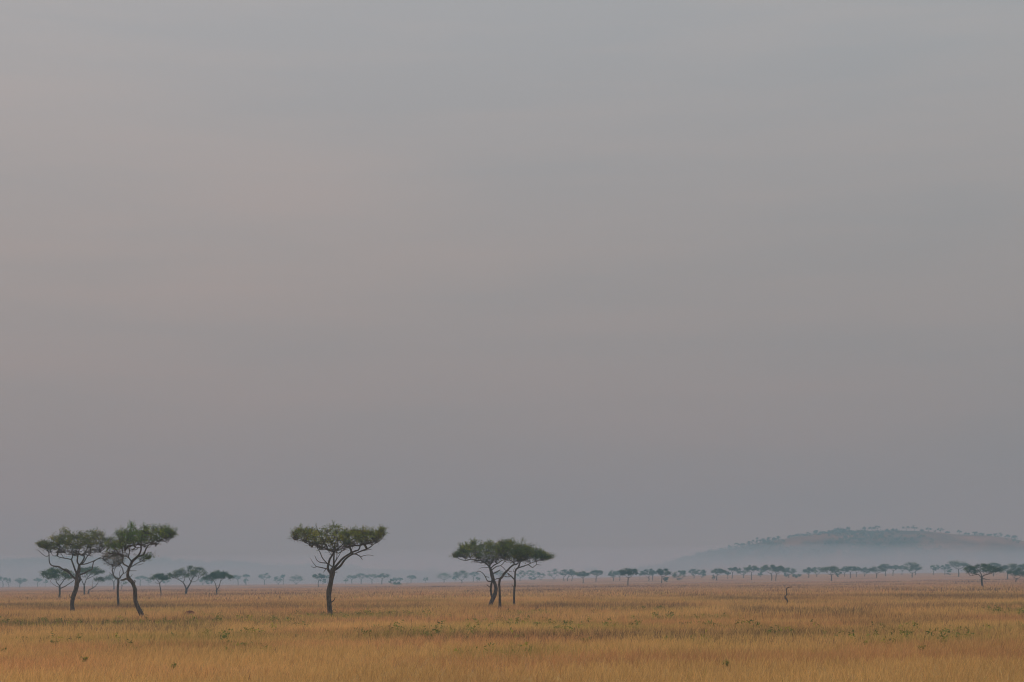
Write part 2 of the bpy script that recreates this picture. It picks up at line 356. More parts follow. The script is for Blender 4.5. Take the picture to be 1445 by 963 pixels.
# ------------------------------------------------------------------ tree builder
class Skel:
    def __init__(s): s.P = []; s.R = []; s.par = []; s.fix = []
    def add(s, p, r, par, fix=True): s.P.append(np.asarray(p, float)); s.R.append(r); s.par.append(par); s.fix.append(fix); return len(s.P) - 1
def build_tree(name, label, base, trunk, limbs, crowns, n_att, leaf, n_leaf, spread, cat='tree', group=None, col=(.075, .085, .03), Y=None,
               spikes=0, twig=.014, sides=8, hero=False, bare=.16, depth=.8, seed=None, flare=1.35, gz=None, under=6.0):
    """trunk: [(x,y,r)] survey pixels; limbs: ([(x,y)..], r0, r1, depth offset m); crowns: [(xs, tops, bots)]"""
    if Y is None: Y = ground_Y(*base)
    if not hero: col = tuple(np.array(col) * rng.uniform(.8, 1.3) * np.array([rng.uniform(.9, 1.15), 1, 1]))
    s = Y / F
    b0 = at(base[0], base[1], Y); b0[2] = (float(terr(b0[0], Y)) - .05) if gz is None else gz
    sk = Skel(); root = link(name, None, loc=Vector(b0)); root.empty_display_size = .5
    tag(root, label, cat, group)
    def loc(px, py, dy=0): return at(px, py, Y) - b0 + np.array([0, dy, 0])
    # trunk
    sub = 4 if hero else 2
    TP = np.array([loc(x, y) for x, y, r in trunk]); TR = np.array([r * s for x, y, r in trunk]); TP[0][2] = 0
    P = catmull(TP, sub); R = np.interp(np.linspace(0, 1, len(P)), np.linspace(0, 1, len(TR)), TR)
    hgt = P[:, 2]; R = R * (1 + (flare - 1) * np.exp(-hgt / .25))
    P[:, 1] += np.linspace(0, 1, len(P)) * rng.normal(0, .15)
    tb = Buf(); tube(tb, P, R, 10 if hero else sides, lump=.07)
    par = -1
    for i in range(len(P)): par = sk.add(P[i], R[i], par)
    limb_bufs = []
    for (pts, r0, r1, dy) in limbs:
        p0 = loc(*pts[0]); A = np.array(sk.P); d2 = (A[:, 0] - p0[0])**2 + (A[:, 2] - p0[2])**2; j = int(np.argmin(d2))
        ds = A[j][1]; n = len(pts)
        LP = np.array([loc(x, y, ds + dy * (k / max(n - 1, 1))**1.0) for k, (x, y) in enumerate(pts)])
        if d2[j] < (5 * s)**2: LP[0] = A[j]
        if d2[j] > (1.5 * s)**2 and d2[j] < (5 * s)**2: pass
        P = catmull(LP, sub); R = np.linspace(r0 * s, max(r1 * s, .012), len(P))
        lb = Buf() if hero else tb
        tube(lb, P, R, 8 if hero else 5, lump=.06)
        if hero: limb_bufs.append(lb)
        par = j
        for i in range(1, len(P)): par = sk.add(P[i], R[i], par)
    # crown attractors
    AT = []; V01 = []; EW = []
    k_each = [max(6, int(n_att * (c[0][-1] - c[0][0]) / sum(c2[0][-1] - c2[0][0] for c2 in crowns) * (c[3] if len(c) > 3 else 1))) for c in crowns] if crowns else []
    for (xs, tops, bots), k in zip([c[:3] for c in crowns], k_each):
        cxm = (xs[0] + xs[-1]) / 2; hw = (xs[-1] - xs[0]) / 2
        x = rng.uniform(xs[0], xs[-1], k); t_ = np.interp(x, xs, tops); b_ = np.interp(x, xs, bots)
        x = cxm + (x - cxm) * (.975 if hero else .94); ph = rng.uniform(0, 99); t_ = t_ + (b_ - t_) * (.40 if hero else .14) * (vnoise(x / max(hw * .13, 1) + ph, x * 0, 5) - .25)
        uu = (x - cxm) / hw; dmax = np.sqrt(np.clip(1 - uu**2, .03, 1)) * hw * s * depth
        rr = rng.uniform(-1, 1, k); dy = rr * dmax
        v = rng.uniform(0, 1, k)
        if hero: b_ = b_ + under * np.clip(1 - uu**2, 0, 1)
        y = b_ + (t_ - b_) * (.06 + .90 * v) + (b_ - t_) * .12 * rr**2
        for a, c, e, f, g in zip(x, y, dy, v, uu): AT.append(loc(a, c, e)); V01.append(f); EW.append(1 - .55 * abs(g)**3)
    chains = []
    if AT:
        AT = np.array(AT); V01 = np.array(V01)
        A = np.array(sk.P); lo = A[:, 2].max() * .30
        dm = np.array([np.min(np.linalg.norm(A - a, axis=1)) for a in AT]); order = np.argsort(dm)
        size = np.ptp(AT[:, 0]) + .1; step = size / 14
        for i in order:
            a = AT[i]; A = np.array(sk.P); d = np.linalg.norm(A - a, axis=1) + 1e-6
            sc = d * (1 + .9 * np.clip((A[:, 2] - a[2]) / d, 0, 1)); sc[A[:, 2] < lo] += size
            j = int(np.argmin(sc)); p0 = A[j]; D = d[j]
            pd = A[j] - A[sk.par[j]] if sk.par[j] >= 0 else np.array([0, 0, 1.0]); pd = pd / (np.linalg.norm(pd) + 1e-9)
            ns = int(np.clip(round(D / step), 1, 5)); c1 = p0 + pd * D * .35 + rng.normal(0, .05 * D, 3)
            pts = [p0]
            for k in range(1, ns + 1):
                t = k / ns; q = (1-t)**2 * p0 + 2*t*(1-t)*c1 + t*t*a
                if k < ns: q = q + rng.normal(0, .045 * D, 3)
                pts.append(q)
            ids = [j]; par = j
            for q in pts[1:]: par = sk.add(q, 0, par, False); ids.append(par)
            chains.append(ids)
        cnt = np.zeros(len(sk.P)); 
        for ids in chains: cnt[ids[-1]] += 1
        for i in range(len(sk.P) - 1, -1, -1):
            if sk.par[i] >= 0: cnt[sk.par[i]] += cnt[i]
    cb = Buf()
    for ids in chains:
        Pc = np.array([sk.P[i] for i in ids]); Rc = np.array([twig * max(cnt[i], 1)**.5 for i in ids]); Rc[0] = min(Rc[1] * 1.1, max(sk.R[ids[0]] * .9, Rc[1])) if sk.fix[ids[0]] else Rc[1] * 1.1
        for q, i in enumerate(ids[1:]): sk.R[i] = Rc[q + 1]
        tube(cb, Pc, Rc, 5 if hero else 3, m=1)
    if len(AT):
        w = np.where(V01 < bare, .03, .55 + .9 * V01); w = w * np.array(EW) * (.12 + 1.7 * rng.uniform(0, 1, len(w))**1.5)
        per = np.round(n_leaf * w / w.sum()).astype(int)
        sp = np.array([spread, spread, spread * (.6 if hero else .55)])
        leaves(cb, AT, per, sp, leaf, leaf * .38, col, up=.9)
        if hero:        # fine twiglets carrying the leaves
            k = len(AT) * 4; ii = rng.integers(0, len(AT), k)
            for i in ii:
                e = AT[i] + rng.normal(0, 1, 3) * sp * 1.2 + np.array([0, 0, .08]); tube(cb, np.array([AT[i], (AT[i] + e) / 2 + rng.normal(0, .03, 3), e]), [twig * .9, twig * .7, twig * .5], 3, m=1)
        if spikes:
            hi = np.argsort(-(AT[:, 2] - .25 * np.abs(AT[:, 0] - AT[:, 0].mean())))[:int(len(AT) * .45)]
            ends = []
            for i in rng.choice(hi, spikes):
                e = AT[i] + np.array([rng.normal(0, .22), rng.normal(0, .2), rng.uniform(.25, .62)]); mid = (AT[i] + e) / 2 + rng.normal(0, .05, 3)
                tube(cb, np.array([AT[i], mid, e]), [twig * 1.2, twig, twig * .6], 3, m=1)
                ends += [mid, mid * .4 + e * .6]
            leaves(cb, np.array(ends), np.full(len(ends), 9), (.07, .07, .09), leaf * .8, leaf * .3, col, up=.9)
    link('trunk', tb.mesh('trunk', M_bark), root)
    for lb in limb_bufs: link('limb', lb.mesh('limb', M_bark), root)
    if cb.n: link('crown', cb.mesh('crown', [M_leaf, M_bark]), root)
    return root

# ---- near trees, limbs surveyed one by one
GREEN = (.080, .090, .030); DULL = (.062, .068, .032); BROWN = (.085, .062, .040)
build_tree('acacia_tree', 'lone flat-topped acacia standing by itself near the middle left, one bare side branch', (466, 871),
    [(466.2, 871.5, 3.5), (465.2, 860, 3.3), (464.7, 852, 3.3), (464, 842, 3.6), (464.2, 835, 3.9), (466.2, 826, 3.3), (468, 817, 3.1), (469, 810, 4.2), (469.5, 803, 3.2)],
    [([(467, 812), (464.5, 806), (463, 801), (464, 796), (466, 789), (471, 780), (464, 776), (454, 772), (443, 768), (432, 764), (422, 760)], 2.0, .4, -.5),
     ([(463, 803), (455, 801.5), (446.5, 800), (443, 801.5), (438.5, 799)], .9, .25, .5), ([(446.5, 800), (441, 793.5), (438, 788)], .4, .2, .1), ([(463, 802.5), (460, 804), (457, 808)], .7, .35, -.2),
     ([(469.5, 804), (471, 797), (471, 790), (471.5, 781), (472, 770), (476, 760)], 1.6, .5, .3), ([(471, 780), (480, 772), (487, 764), (492, 756)], 1.0, .4, .8),
     ([(464, 776), (460, 768), (457, 760), (453, 752)], .9, .3, -1.0), ([(470, 800), (462, 795.5), (453, 794), (448, 791), (445, 784.5)], .9, .3, -.4), ([(461.5, 795), (456, 788), (453, 780), (449, 773), (447, 766)], .8, .3, -1.2),
     ([(473, 798), (475, 786), (474, 776), (477, 768)], .5, .3, .9), ([(475, 797), (479.5, 781), (482, 773), (484, 764)], .5, .3, 1.3),
     ([(470, 805), (476, 797), (484, 788), (493, 782), (501, 778), (506, 776), (509, 768), (512, 760), (514, 753)], 1.7, .5, .3),
     ([(471.5, 807), (480, 799.5), (487, 790), (495, 784), (501, 782), (508, 785), (512, 790)], 1.8, .5, -.4), ([(510, 786.5), (515, 784.3), (521, 783.5), (527.5, 784.8)], .5, .25, .2),
     ([(501, 781), (508, 779), (516, 777), (525, 775.5)], 1.0, .3, -.3), ([(505, 779), (514, 776.5), (522, 773), (528, 768), (534, 765), (541, 758), (544, 748)], 1.0, .25, .5), ([(493, 782), (496, 775), (497, 768)], .5, .25, 1.0),
     ([(468, 852), (471, 847.5), (473, 843)], .9, .5, .1), ([(466.5, 816), (463.5, 814.5)], .7, .4, 0), ([(472, 808), (476, 807.5)], .7, .4, 0)],
    [([411, 416, 424, 432, 445, 458, 472, 486, 500, 515, 530, 543], [751, 745, 741, 740, 742, 740, 741, 740, 744, 748, 748, 746], [757, 762, 761, 765, 768, 770, 774, 769, 765, 764, 765, 756])],
    560, .125, 10500, .19, spikes=110, hero=True, bare=.30, under=9, col=(.092, .100, .028))

build_tree('acacia_tree', 'tall acacia farthest left, long low limb sweeping out to the left', (103, 865),
    [(103.3, 866, 3.2), (102, 857, 3.0), (102, 848, 3.0), (104, 840, 3.1), (107, 832, 2.9), (108.2, 824, 3.2), (108.3, 817, 2.6), (108.8, 811.5, 2.7), (110.8, 805, 2.3), (111.5, 798, 1.7)],
    [([(109, 827), (112.4, 819), (111.5, 812), (110, 808)], 1.5, 1.3, .1), ([(112.4, 819), (115.5, 817.5)], .8, .5, 0),
     ([(107.5, 817), (104.4, 815.5), (96.5, 807.5), (89, 803.7), (83.3, 800), (75.8, 799), (71.6, 796), (70.4, 790), (70.4, 782), (68.5, 775), (66, 768)], 1.5, .4, -.6),
     ([(100, 811), (95, 804.5), (89, 803)], .8, .5, .5),
     ([(70.4, 784.5), (66.6, 785.5), (60.8, 781.5), (56.6, 777), (52.5, 776.5)], .5, .25, -.4),
     ([(109, 811), (106, 806), (102.6, 797), (100, 790), (101, 786), (100.3, 781), (98, 774), (94, 765)], 1.4, .4, .6), ([(100, 789.5), (94, 788.5), (85, 787), (80, 785), (75, 784.5), (72, 780)], .8, .25, -.4), ([(85, 787), (82.5, 788.5)], .3, .2, 0), ([(90, 788), (84, 781), (80, 775)], .4, .2, .8),
     ([(111.5, 798), (109, 793), (110, 785), (112, 777), (115, 768), (114, 758)], 1.3, .4, -.5), ([(111.5, 798), (114.8, 794), (118, 787), (117.2, 782), (121, 775), (124, 765)], 1.4, .4, .5),
     ([(112.5, 797.5), (118, 794), (123, 786), (129, 781), (134, 779.5), (144, 780)], 1.0, .3, -.7), ([(113, 798), (120, 796), (128, 793), (134, 790), (139, 787), (148, 784.5)], .9, .3, .8),
     ([(111, 812), (113.5, 811), (119, 809), (124, 805.8), (129, 803.5), (130.2, 798), (132, 792.5), (139, 788.5), (147, 789), (153, 792)], 1.2, .3, .2), ([(129, 781), (127, 772), (130, 764)], .7, .3, 1.0),
     ([(101.5, 844), (98.8, 842.5), (98.2, 839)], .7, .3, 0)],
    [([55, 62, 70, 78, 84, 92, 100, 110, 116, 124, 132, 142, 150], [765, 764, 764, 757, 750, 745, 747, 746, 743, 747, 744, 745, 748], [771, 775, 777, 777, 777, 778, 779, 779, 779, 779, 778, 779, 778])],
    500, .14, 9000, .21, spikes=90, hero=True, bare=.34, col=(.072, .078, .032))

build_tree('acacia_tree', 'acacia with an S-bent leaning trunk and airy crown, second near trunk cluster from the left', (201.5, 873),
    [(202, 873.5, 3.7), (198.2, 864, 3.5), (193.4, 855, 3.1), (191.1, 848, 2.8), (190.8, 840, 2.7), (190.4, 832.4, 2.9), (188.2, 825.8, 2.6), (186.2, 821.4, 2.7), (182.5, 818, 2.9), (180.2, 813.3, 2.2), (180.4, 808.3, 2.0), (181.7, 802.5, 2.0), (184.2, 797.5, 1.9), (187, 792, 1.9), (193.2, 786.5, 1.8)],
    [([(182.5, 818), (178, 817), (173, 818.5), (169, 819)], 2.0, .8, .3),
     ([(193.2, 786.5), (197.3, 780), (198.6, 773), (198, 764), (201, 752)], 1.4, .4, .3), ([(198.6, 773.5), (193, 772.8), (188, 770)], .6, .25, -.6), ([(198.3, 772), (195, 767), (190, 764), (184, 758)], .7, .3, .8),
     ([(193.2, 786.5), (201.5, 783.2), (204, 780), (206.5, 775), (211, 769), (219, 763), (229, 757), (237, 752)], 1.2, .35, -.5),
     ([(182, 800.5), (178, 798.5), (174, 796.5), (172, 792.5), (172, 787), (171.5, 779), (169, 770), (166, 760)], 1.1, .35, .6), ([(186, 793.5), (181.5, 787), (177.4, 785), (171.6, 784), (162.4, 781)], 1.0, .3, -.8), ([(181.5, 787), (182, 778), (180, 768), (181, 757)], .8, .3, 1.0),
     ([(183.5, 800), (186.5, 799.5), (192.4, 795.7), (199.8, 792.3), (204.8, 789), (212.3, 787.4), (216.3, 782)], .8, .25, -.3), ([(189, 798), (196.5, 797.3), (202, 795)], .4, .2, .2),
     ([(181, 806), (186.5, 805.8), (192, 805.4)], .5, .25, .1), ([(189.5, 826), (190.5, 821), (189.8, 819)], .9, .6, 0), ([(182, 817), (185, 813), (186.5, 811)], .5, .3, .1)],
    [([150, 158, 166, 175, 185, 195, 205, 214, 222, 232, 240, 246], [754, 748, 748, 747, 741, 743, 740, 738, 742, 745, 747, 751], [778, 782, 783, 780, 770, 767, 768, 768, 764, 762, 760, 755]),
     ([196, 206, 216], [782, 778, 781], [789, 788, 786], .3)],
    540, .13, 8200, .18, spikes=130, hero=True, bare=.3, col=(.068, .092, .030))

build_tree('acacia_tree', 'slim straight-trunked acacia with sparse brown half-dead crown behind the S-bent one', (167, 858.5),
    [(167.2, 859, 1.9), (167, 851.5, 1.8), (166.6, 845, 1.7), (166.2, 836.6, 1.6), (166.4, 828, 1.6), (167, 821.6, 1.7), (166.6, 817.4, 1.8)],
    [([(166.6, 817.4), (163.3, 816), (160.8, 812.5), (159, 807.5), (159.5, 801.6), (159, 797.5), (155, 796), (148, 791)], 1.0, .3, -.3), ([(160.8, 812.5), (157.4, 810.8), (154.5, 807.9)], .5, .25, 0), ([(159, 807.5), (156.8, 803.5)], .3, .2, 0),
     ([(161, 811.5), (161.6, 804), (164, 800), (168, 797.5)], .5, .3, .3), ([(166.6, 817.4), (169, 815.8), (170.7, 812.9), (173.7, 809.5), (176.6, 808.5), (178.5, 805)], 1.0, .3, .3), ([(173.4, 809.5), (172.8, 803.3), (170, 798.3), (165, 796.5), (160, 797)], .7, .3, -.4),
     ([(167.4, 814), (168, 809), (170.3, 804)], .4, .2, .1)],
    [([146, 152, 160, 168, 176], [783, 778, 778, 778, 782], [791, 797, 797, 796, 791])],
    120, .14, 1700, .25, spikes=0, hero=True, bare=.3, col=BROWN)

E_G = 'three acacias in the central clump'
build_tree('acacia_tree', 'left tree of the central clump, thick leaning double stem and long branch reaching left', (691.5, 857.5),
    [(691.3, 858, 3.1), (693.4, 850, 3.0), (696.7, 843, 2.9), (699.1, 836, 2.6), (699.8, 830, 2.5), (698.6, 824.4, 2.3), (696.4, 819.5, 2.4), (694.4, 812.5, 2.5), (693.2, 807, 2.2), (691.6, 801.5, 1.7)],
    [([(693.6, 846), (693.1, 838), (692.6, 831), (693.4, 825), (694.8, 818)], 1.5, 1.4, -.3), ([(692.3, 829), (689.9, 827.8), (687, 825.2)], .8, .4, 0),
     ([(696.5, 821.4), (688.5, 820.2), (685.7, 816), (683, 811), (679.5, 807.7), (675.3, 806.3), (672.5, 808)], .8, .3, -.3), ([(684.5, 813.5), (690, 815)], .4, .4, 0),
     ([(691.6, 801.5), (687, 796.7), (679.6, 791.5), (672.4, 791.5), (665, 789.4), (657.8, 791.3), (649.5, 789.5), (644.3, 786.5), (639, 783.5)], 1.1, .25, -.3), ([(679.6, 791.5), (675.5, 786.3), (670, 781), (664, 774)], .8, .3, .6), ([(657.8, 791), (654, 785), (650, 779)], .4, .2, .5),
     ([(691.6, 801.5), (689.5, 794.6), (688, 789.4), (684, 780)], 1.0, .4, -.7), ([(692.6, 802), (697.3, 797.8), (703.5, 794.6), (707.7, 791.5), (713, 788.5), (718, 780)], .9, .3, .6),
     ([(693.4, 805), (700.4, 799.8), (706.6, 798.3), (711.8, 792.6), (714, 785)], .8, .3, -.5), ([(706.6, 798.3), (711.8, 803), (716, 809), (718, 813)], .5, .3, 0), ([(691.5, 801.5), (685, 801), (679.6, 801.4), (675.5, 803.5)], .45, .2, 0),
     ([(694, 810), (697.3, 809), (701.4, 807), (705.6, 804.6)], .9, .6, .1), ([(692, 800), (695, 790), (696, 780), (698, 770)], .9, .35, .2), ([(665, 789), (661, 783), (660, 776)], .4, .2, -.5)],
    [([639, 645, 650, 658, 668, 680, 690, 700, 712, 722], [783, 778, 766, 763, 762, 764, 760, 759, 763, 762], [786, 785, 784, 786, 789, 791, 791, 790, 788, 786])],
    500, .145, 9000, .20, group=E_G, spikes=80, hero=True, bare=.3, col=(.075, .088, .034))
build_tree('acacia_tree', 'middle tree of the central clump, forking right into a thick diagonal limb', (705.6, 861),
    [(705.6, 861.5, 2.3), (705.6, 854, 2.1), (705.2, 847, 1.9), (705.2, 839, 1.7), (704.9, 831, 1.6), (704.5, 825, 1.6), (704.9, 820, 1.7), (706, 816.5, 1.8)],
    [([(706, 816.5), (708.7, 814.3), (710.8, 810.4), (714.3, 807), (717, 804.2), (720, 800.9), (725.3, 797.2), (730.5, 795.7), (731.5, 791), (733, 783)], 1.9, .6, .2), ([(705.3, 817.2), (701.8, 816.7), (699, 818)], .9, .6, .2),
     ([(709, 814), (711, 813), (715, 814.3), (719.2, 813.9), (721.5, 812)], .6, .5, 0), ([(727, 796.5), (721.2, 791.5), (713.9, 790), (707, 785)], .8, .35, -.6), ([(716, 805), (720, 807), (722.3, 807)], .5, .3, 0), ([(704.8, 833), (708.5, 833)], .4, .3, 0), ([(725, 797), (725, 789), (722, 780), (719, 770)], .8, .3, .6)],
    [([702, 712, 720, 730, 740, 748], [768, 763, 761, 766, 765, 770], [786, 788, 789, 789, 788, 787])],
    190, .15, 5400, .26, group=E_G, spikes=25, hero=True, bare=.28, col=(.072, .084, .032))
build_tree('acacia_tree', 'right tree of the central clump, slim straight trunk and zigzag lower branch', (725.4, 857.5),
    [(725.4, 858, 1.7), (725.4, 848.7, 1.6), (725.4, 839, 1.5), (725.8, 831, 1.5), (726.8, 824.4, 1.5), (726.5, 818.8, 1.4), (726.8, 812.5, 1.2), (727.2, 807, 1.2), (728.8, 803.3, 1.3), (731.5, 801.4, 1.2)],
    [([(731.5, 801.4), (738.8, 799.3), (745, 797.2), (748, 798.8), (751.8, 801), (757, 797.2), (763.7, 797.8)], .9, .3, .2), ([(757.2, 797), (757.5, 791.5), (759, 785)], .5, .3, 0), ([(743, 797.5), (750.2, 794.6), (757.5, 792), (765, 791), (773, 787)], .6, .3, -.4),
     ([(731.5, 801.4), (733.6, 794.6), (735.7, 790.5), (740, 788), (748, 781)], 1.2, .4, .5), ([(733.6, 794.6), (733, 787), (735, 776)], .8, .3, -.6),
     ([(726.5, 818.8), (723, 815), (719.8, 812.2), (717, 809.5)], 1.0, .7, 0), ([(725.6, 829.5), (724, 827.8), (722.3, 825)], .6, .3, 0), ([(727.2, 807), (724.5, 806.5), (726.5, 801)], .4, .2, 0)],
    [([728, 736, 742, 748, 756, 764, 772, 779], [768, 766, 766, 769, 773, 776, 780, 783], [788, 788, 788, 788, 787, 786, 787, 787])],
    210, .15, 5400, .25, group=E_G, spikes=30, hero=True, bare=.28, col=(.066, .078, .034))

# dead snag
def snag():
    base = (1110.8, 854.5); Y = ground_Y(*base); s = Y / F; b0 = at(*base, Y); b0[2] -= .03
    root = link('dead_tree', None, loc=Vector(b0)); tag(root, 'bare crooked dead trunk with its top bent over to the right', 'dead tree')
    pts = [(1110.6, 855, 1.05), (1111.2, 850, 1.0), (1111.0, 847.8, 1.0), (1109.5, 845.6, 1.15), (1107.9, 843.3, 1.0), (1109.1, 841, .75), (1110, 838.4, .75), (1109.8, 835.5, .65), (1109.6, 832.7, .72), (1110.6, 830.3, .7), (1113.2, 829, .6), (1117.2, 828.5, .4)]
    P = catmull([at(x, y, Y) - b0 for x, y, r in pts], 4); R = np.interp(np.linspace(0, 1, len(P)), np.linspace(0, 1, len(pts)), [r * s * 1.08 for *_, r in pts])
    b = Buf(); tube(b, P, R, 9, lump=.1); link('trunk', b.mesh('trunk', M_bark), root)
    b = Buf(); tube(b, np.array([at(1107.9, 843, Y) - b0, at(1107, 841, Y) - b0]), [.06, .03], 6, lump=.1); link('stub', b.mesh('stub', M_bark), root)
snag()

# ---- middle-distance trees: traced trunks, crowns from surveyed outlines
def dome(x0, x1, yt, yb, e=2.4, n=9, skew=0.0, flat=.55):
    u = np.linspace(-1, 1, n); xs = (x0 + x1) / 2 + u * (x1 - x0) / 2
    tops = yt + (yb - yt) * (flat * np.abs(u - skew)**e + rng.uniform(-.05, .08, n)); bots = yb - (yb - yt) * (.22 * np.abs(u)**2 + rng.uniform(-.02, .12, n))
    return (list(xs), list(np.minimum(tops, bots - .5)), list(bots))
MG = 'middle-distance acacias'
FARG = (.030, .044, .026)
def mid(label, base, trunk, limbs, crowns, n_att=90, n_leaf=2800, leaf=.26, spread=.33, **k):
    return build_tree('acacia_tree', label, base, trunk, limbs, crowns, n_att, leaf, n_leaf, spread, col=k.pop('col', FARG), spikes=k.pop('spikes', 6), sides=6, **k)
mid('spreading acacia behind the far-left tall one, low branch rising to the right', (83, 846), [(83.2, 847, 1.7), (84.3, 838, 1.5), (84.2, 831, 1.5), (84, 827, 1.3)],
    [([(84.2, 830), (92, 827.5), (97, 824), (103, 820), (106, 815)], .8, .3, .3), ([(84, 827), (80, 822), (79, 818), (76, 813)], .8, .3, -.6), ([(84.3, 829), (80, 828), (75, 825), (71, 822)], .5, .2, .4), ([(84, 827), (88, 821), (92, 813)], .9, .3, .8)],
    [([59, 64, 72, 82, 92, 100, 107], [809, 803, 801, 800.5, 803, 806, 810], [813, 816, 819, 820, 819, 818, 814])], 130, 4300)
mid('dark flat-topped acacia seen through the forked trunk of the far-left tree', (119, 841), [(119.2, 841.5, 1.4), (119, 834, 1.2), (119, 827, 1.1)],
    [([(119, 827), (116, 821), (113, 814)], .8, .3, .3), ([(119, 827), (122, 818), (128, 811)], .8, .3, -.4), ([(122, 818), (132, 813), (138, 808)], .5, .2, .6)],
    [([109, 116, 124, 133, 140, 147], [806, 802, 799.5, 800, 802, 806.5], [813, 816, 815, 812, 810, 809])], 110, 3800)
mid('small crooked tree with one bare bent limb and little flat tuft, beside the far-left trunk', (125.2, 841), [(125.2, 841.5, 1.1), (125, 836, 1.0), (125.2, 832.5, .9)],
    [([(125.2, 832.5), (130, 830.5), (134, 827.5), (137, 824)], .8, .3, .2), ([(130, 830), (129.6, 824), (129.8, 820)], .35, .2, 0), ([(134, 827.5), (138, 822), (140, 818)], .4, .25, 0), ([(125, 837), (122.5, 838), (122.3, 841)], .5, .4, 0)],
    [dome(134, 148, 814.5, 821)], 24, 700, bare=.05)
mid('hazy acacia between the slim brown-crowned trunk and the far-left one', (161, 833), [(161, 833.5, .9), (160.8, 827, .8), (160.6, 822, .8)], [([(160.6, 822), (157, 818), (153, 815)], .5, .2, .3), ([(160.6, 822), (163, 818), (167, 815)], .5, .2, -.4)],
    [dome(146, 170, 811, 820.5)], 45, 1300, leaf=.34, spread=.55)
mid('scraggly small tree just right of the slim brown-crowned trunk', (172, 832), [(171.5, 832.5, .5), (171.8, 829, .5), (172.5, 827, .45)], [([(172.5, 827), (175, 823.5), (179, 822.8)], .35, .2, 0), ([(172, 828), (170.5, 824), (171, 820.5)], .35, .2, .2)],
    [dome(169, 179, 819.5, 827, flat=.3)], 14, 260, leaf=.3, bare=.4)
mid('small single-stemmed umbrella acacia, first right of the S-bent tree', (227.5, 841), [(227.6, 841.5, .95), (227, 835, .85), (225.7, 827, .75), (225.3, 823, .8)],
    [([(225.3, 823), (221.5, 823.5), (218.5, 821.5)], .4, .2, .2), ([(225.3, 823), (222, 819), (219, 816)], .5, .2, -.3), ([(225.3, 823), (229, 819), (232, 816)], .5, .2, .4)],
    [([213, 217, 222, 227, 233, 239], [815.5, 812, 810.8, 810.5, 811.5, 815.5], [817.5, 819, 819.5, 819.5, 819, 817.5])], 70, 2600)
mid('broad acacia with V-forked trunk and rounded lumpy crown', (262.5, 841), [(262.4, 841.5, 2.0), (262.6, 836, 1.8), (262.8, 832.5, 1.8)],
    [([(262.8, 832.5), (261, 827), (258, 822), (252, 818), (247, 816)], 1.2, .3, -.3), ([(262.8, 832.5), (266, 827), (269, 821.5), (272, 815), (277, 810)], 1.3, .4, .3), ([(258.5, 823), (260.5, 817), (258, 811)], .6, .3, .6), ([(268.5, 822), (275, 821), (279, 818)], .4, .2, -.2), ([(269, 821), (266, 814), (266, 807)], .6, .3, -.6)],
    [([237, 242, 248, 253, 262, 272, 280, 287, 293], [811, 805, 805, 799.5, 800, 799.5, 799, 801, 807], [813, 817, 816, 818, 815, 818, 816, 814, 811])], 150, 3800, spread=.32)
mid('dark umbrella acacia with narrow twin stems, right of the broad V-forked one', (305.5, 840.5), [(305.6, 841, 1.2), (305.7, 836, 1.1), (305.5, 833, 1.0)],
    [([(305.5, 833), (304.5, 826), (302, 820), (297, 816)], .7, .3, -.3), ([(305.5, 833), (309, 828), (311, 820), (313, 815)], .8, .3, .3), ([(302.5, 821), (297, 819), (292, 816)], .4, .2, .2), ([(311, 820), (317, 816)], .4, .2, -.2)],
    [([287, 292, 298, 306, 314, 322, 329.5], [815, 810, 807.5, 806, 806.5, 809, 814], [818, 819, 819, 817, 817, 817, 818])], 110, 4200)
mid('wide dark acacia in front of the haze at the far right, nearest on that side', (1386.5, 829.5), [(1387, 830, 1.6), (1385.8, 824, 1.4), (1385.5, 818, 1.5), (1385.8, 815.5, 1.4)],
    [([(1385.6, 817), (1390, 817), (1394, 818.5), (1398, 818)], .6, .25, .2), ([(1385.6, 816), (1381, 811), (1374, 812), (1370, 813)], .7, .25, -.3), ([(1385.8, 815.5), (1389, 812), (1397, 810), (1404, 806)], .9, .3, .4), ([(1385.8, 815.5), (1384, 809), (1378, 803)], .9, .3, -.6)],
    [([1360, 1366, 1373, 1382, 1392, 1400, 1408, 1415], [803.5, 799, 797.5, 796.5, 796.5, 798.5, 800.5, 804], [806, 810, 813, 811, 810, 811, 808, 806.5])], 150, 5600)

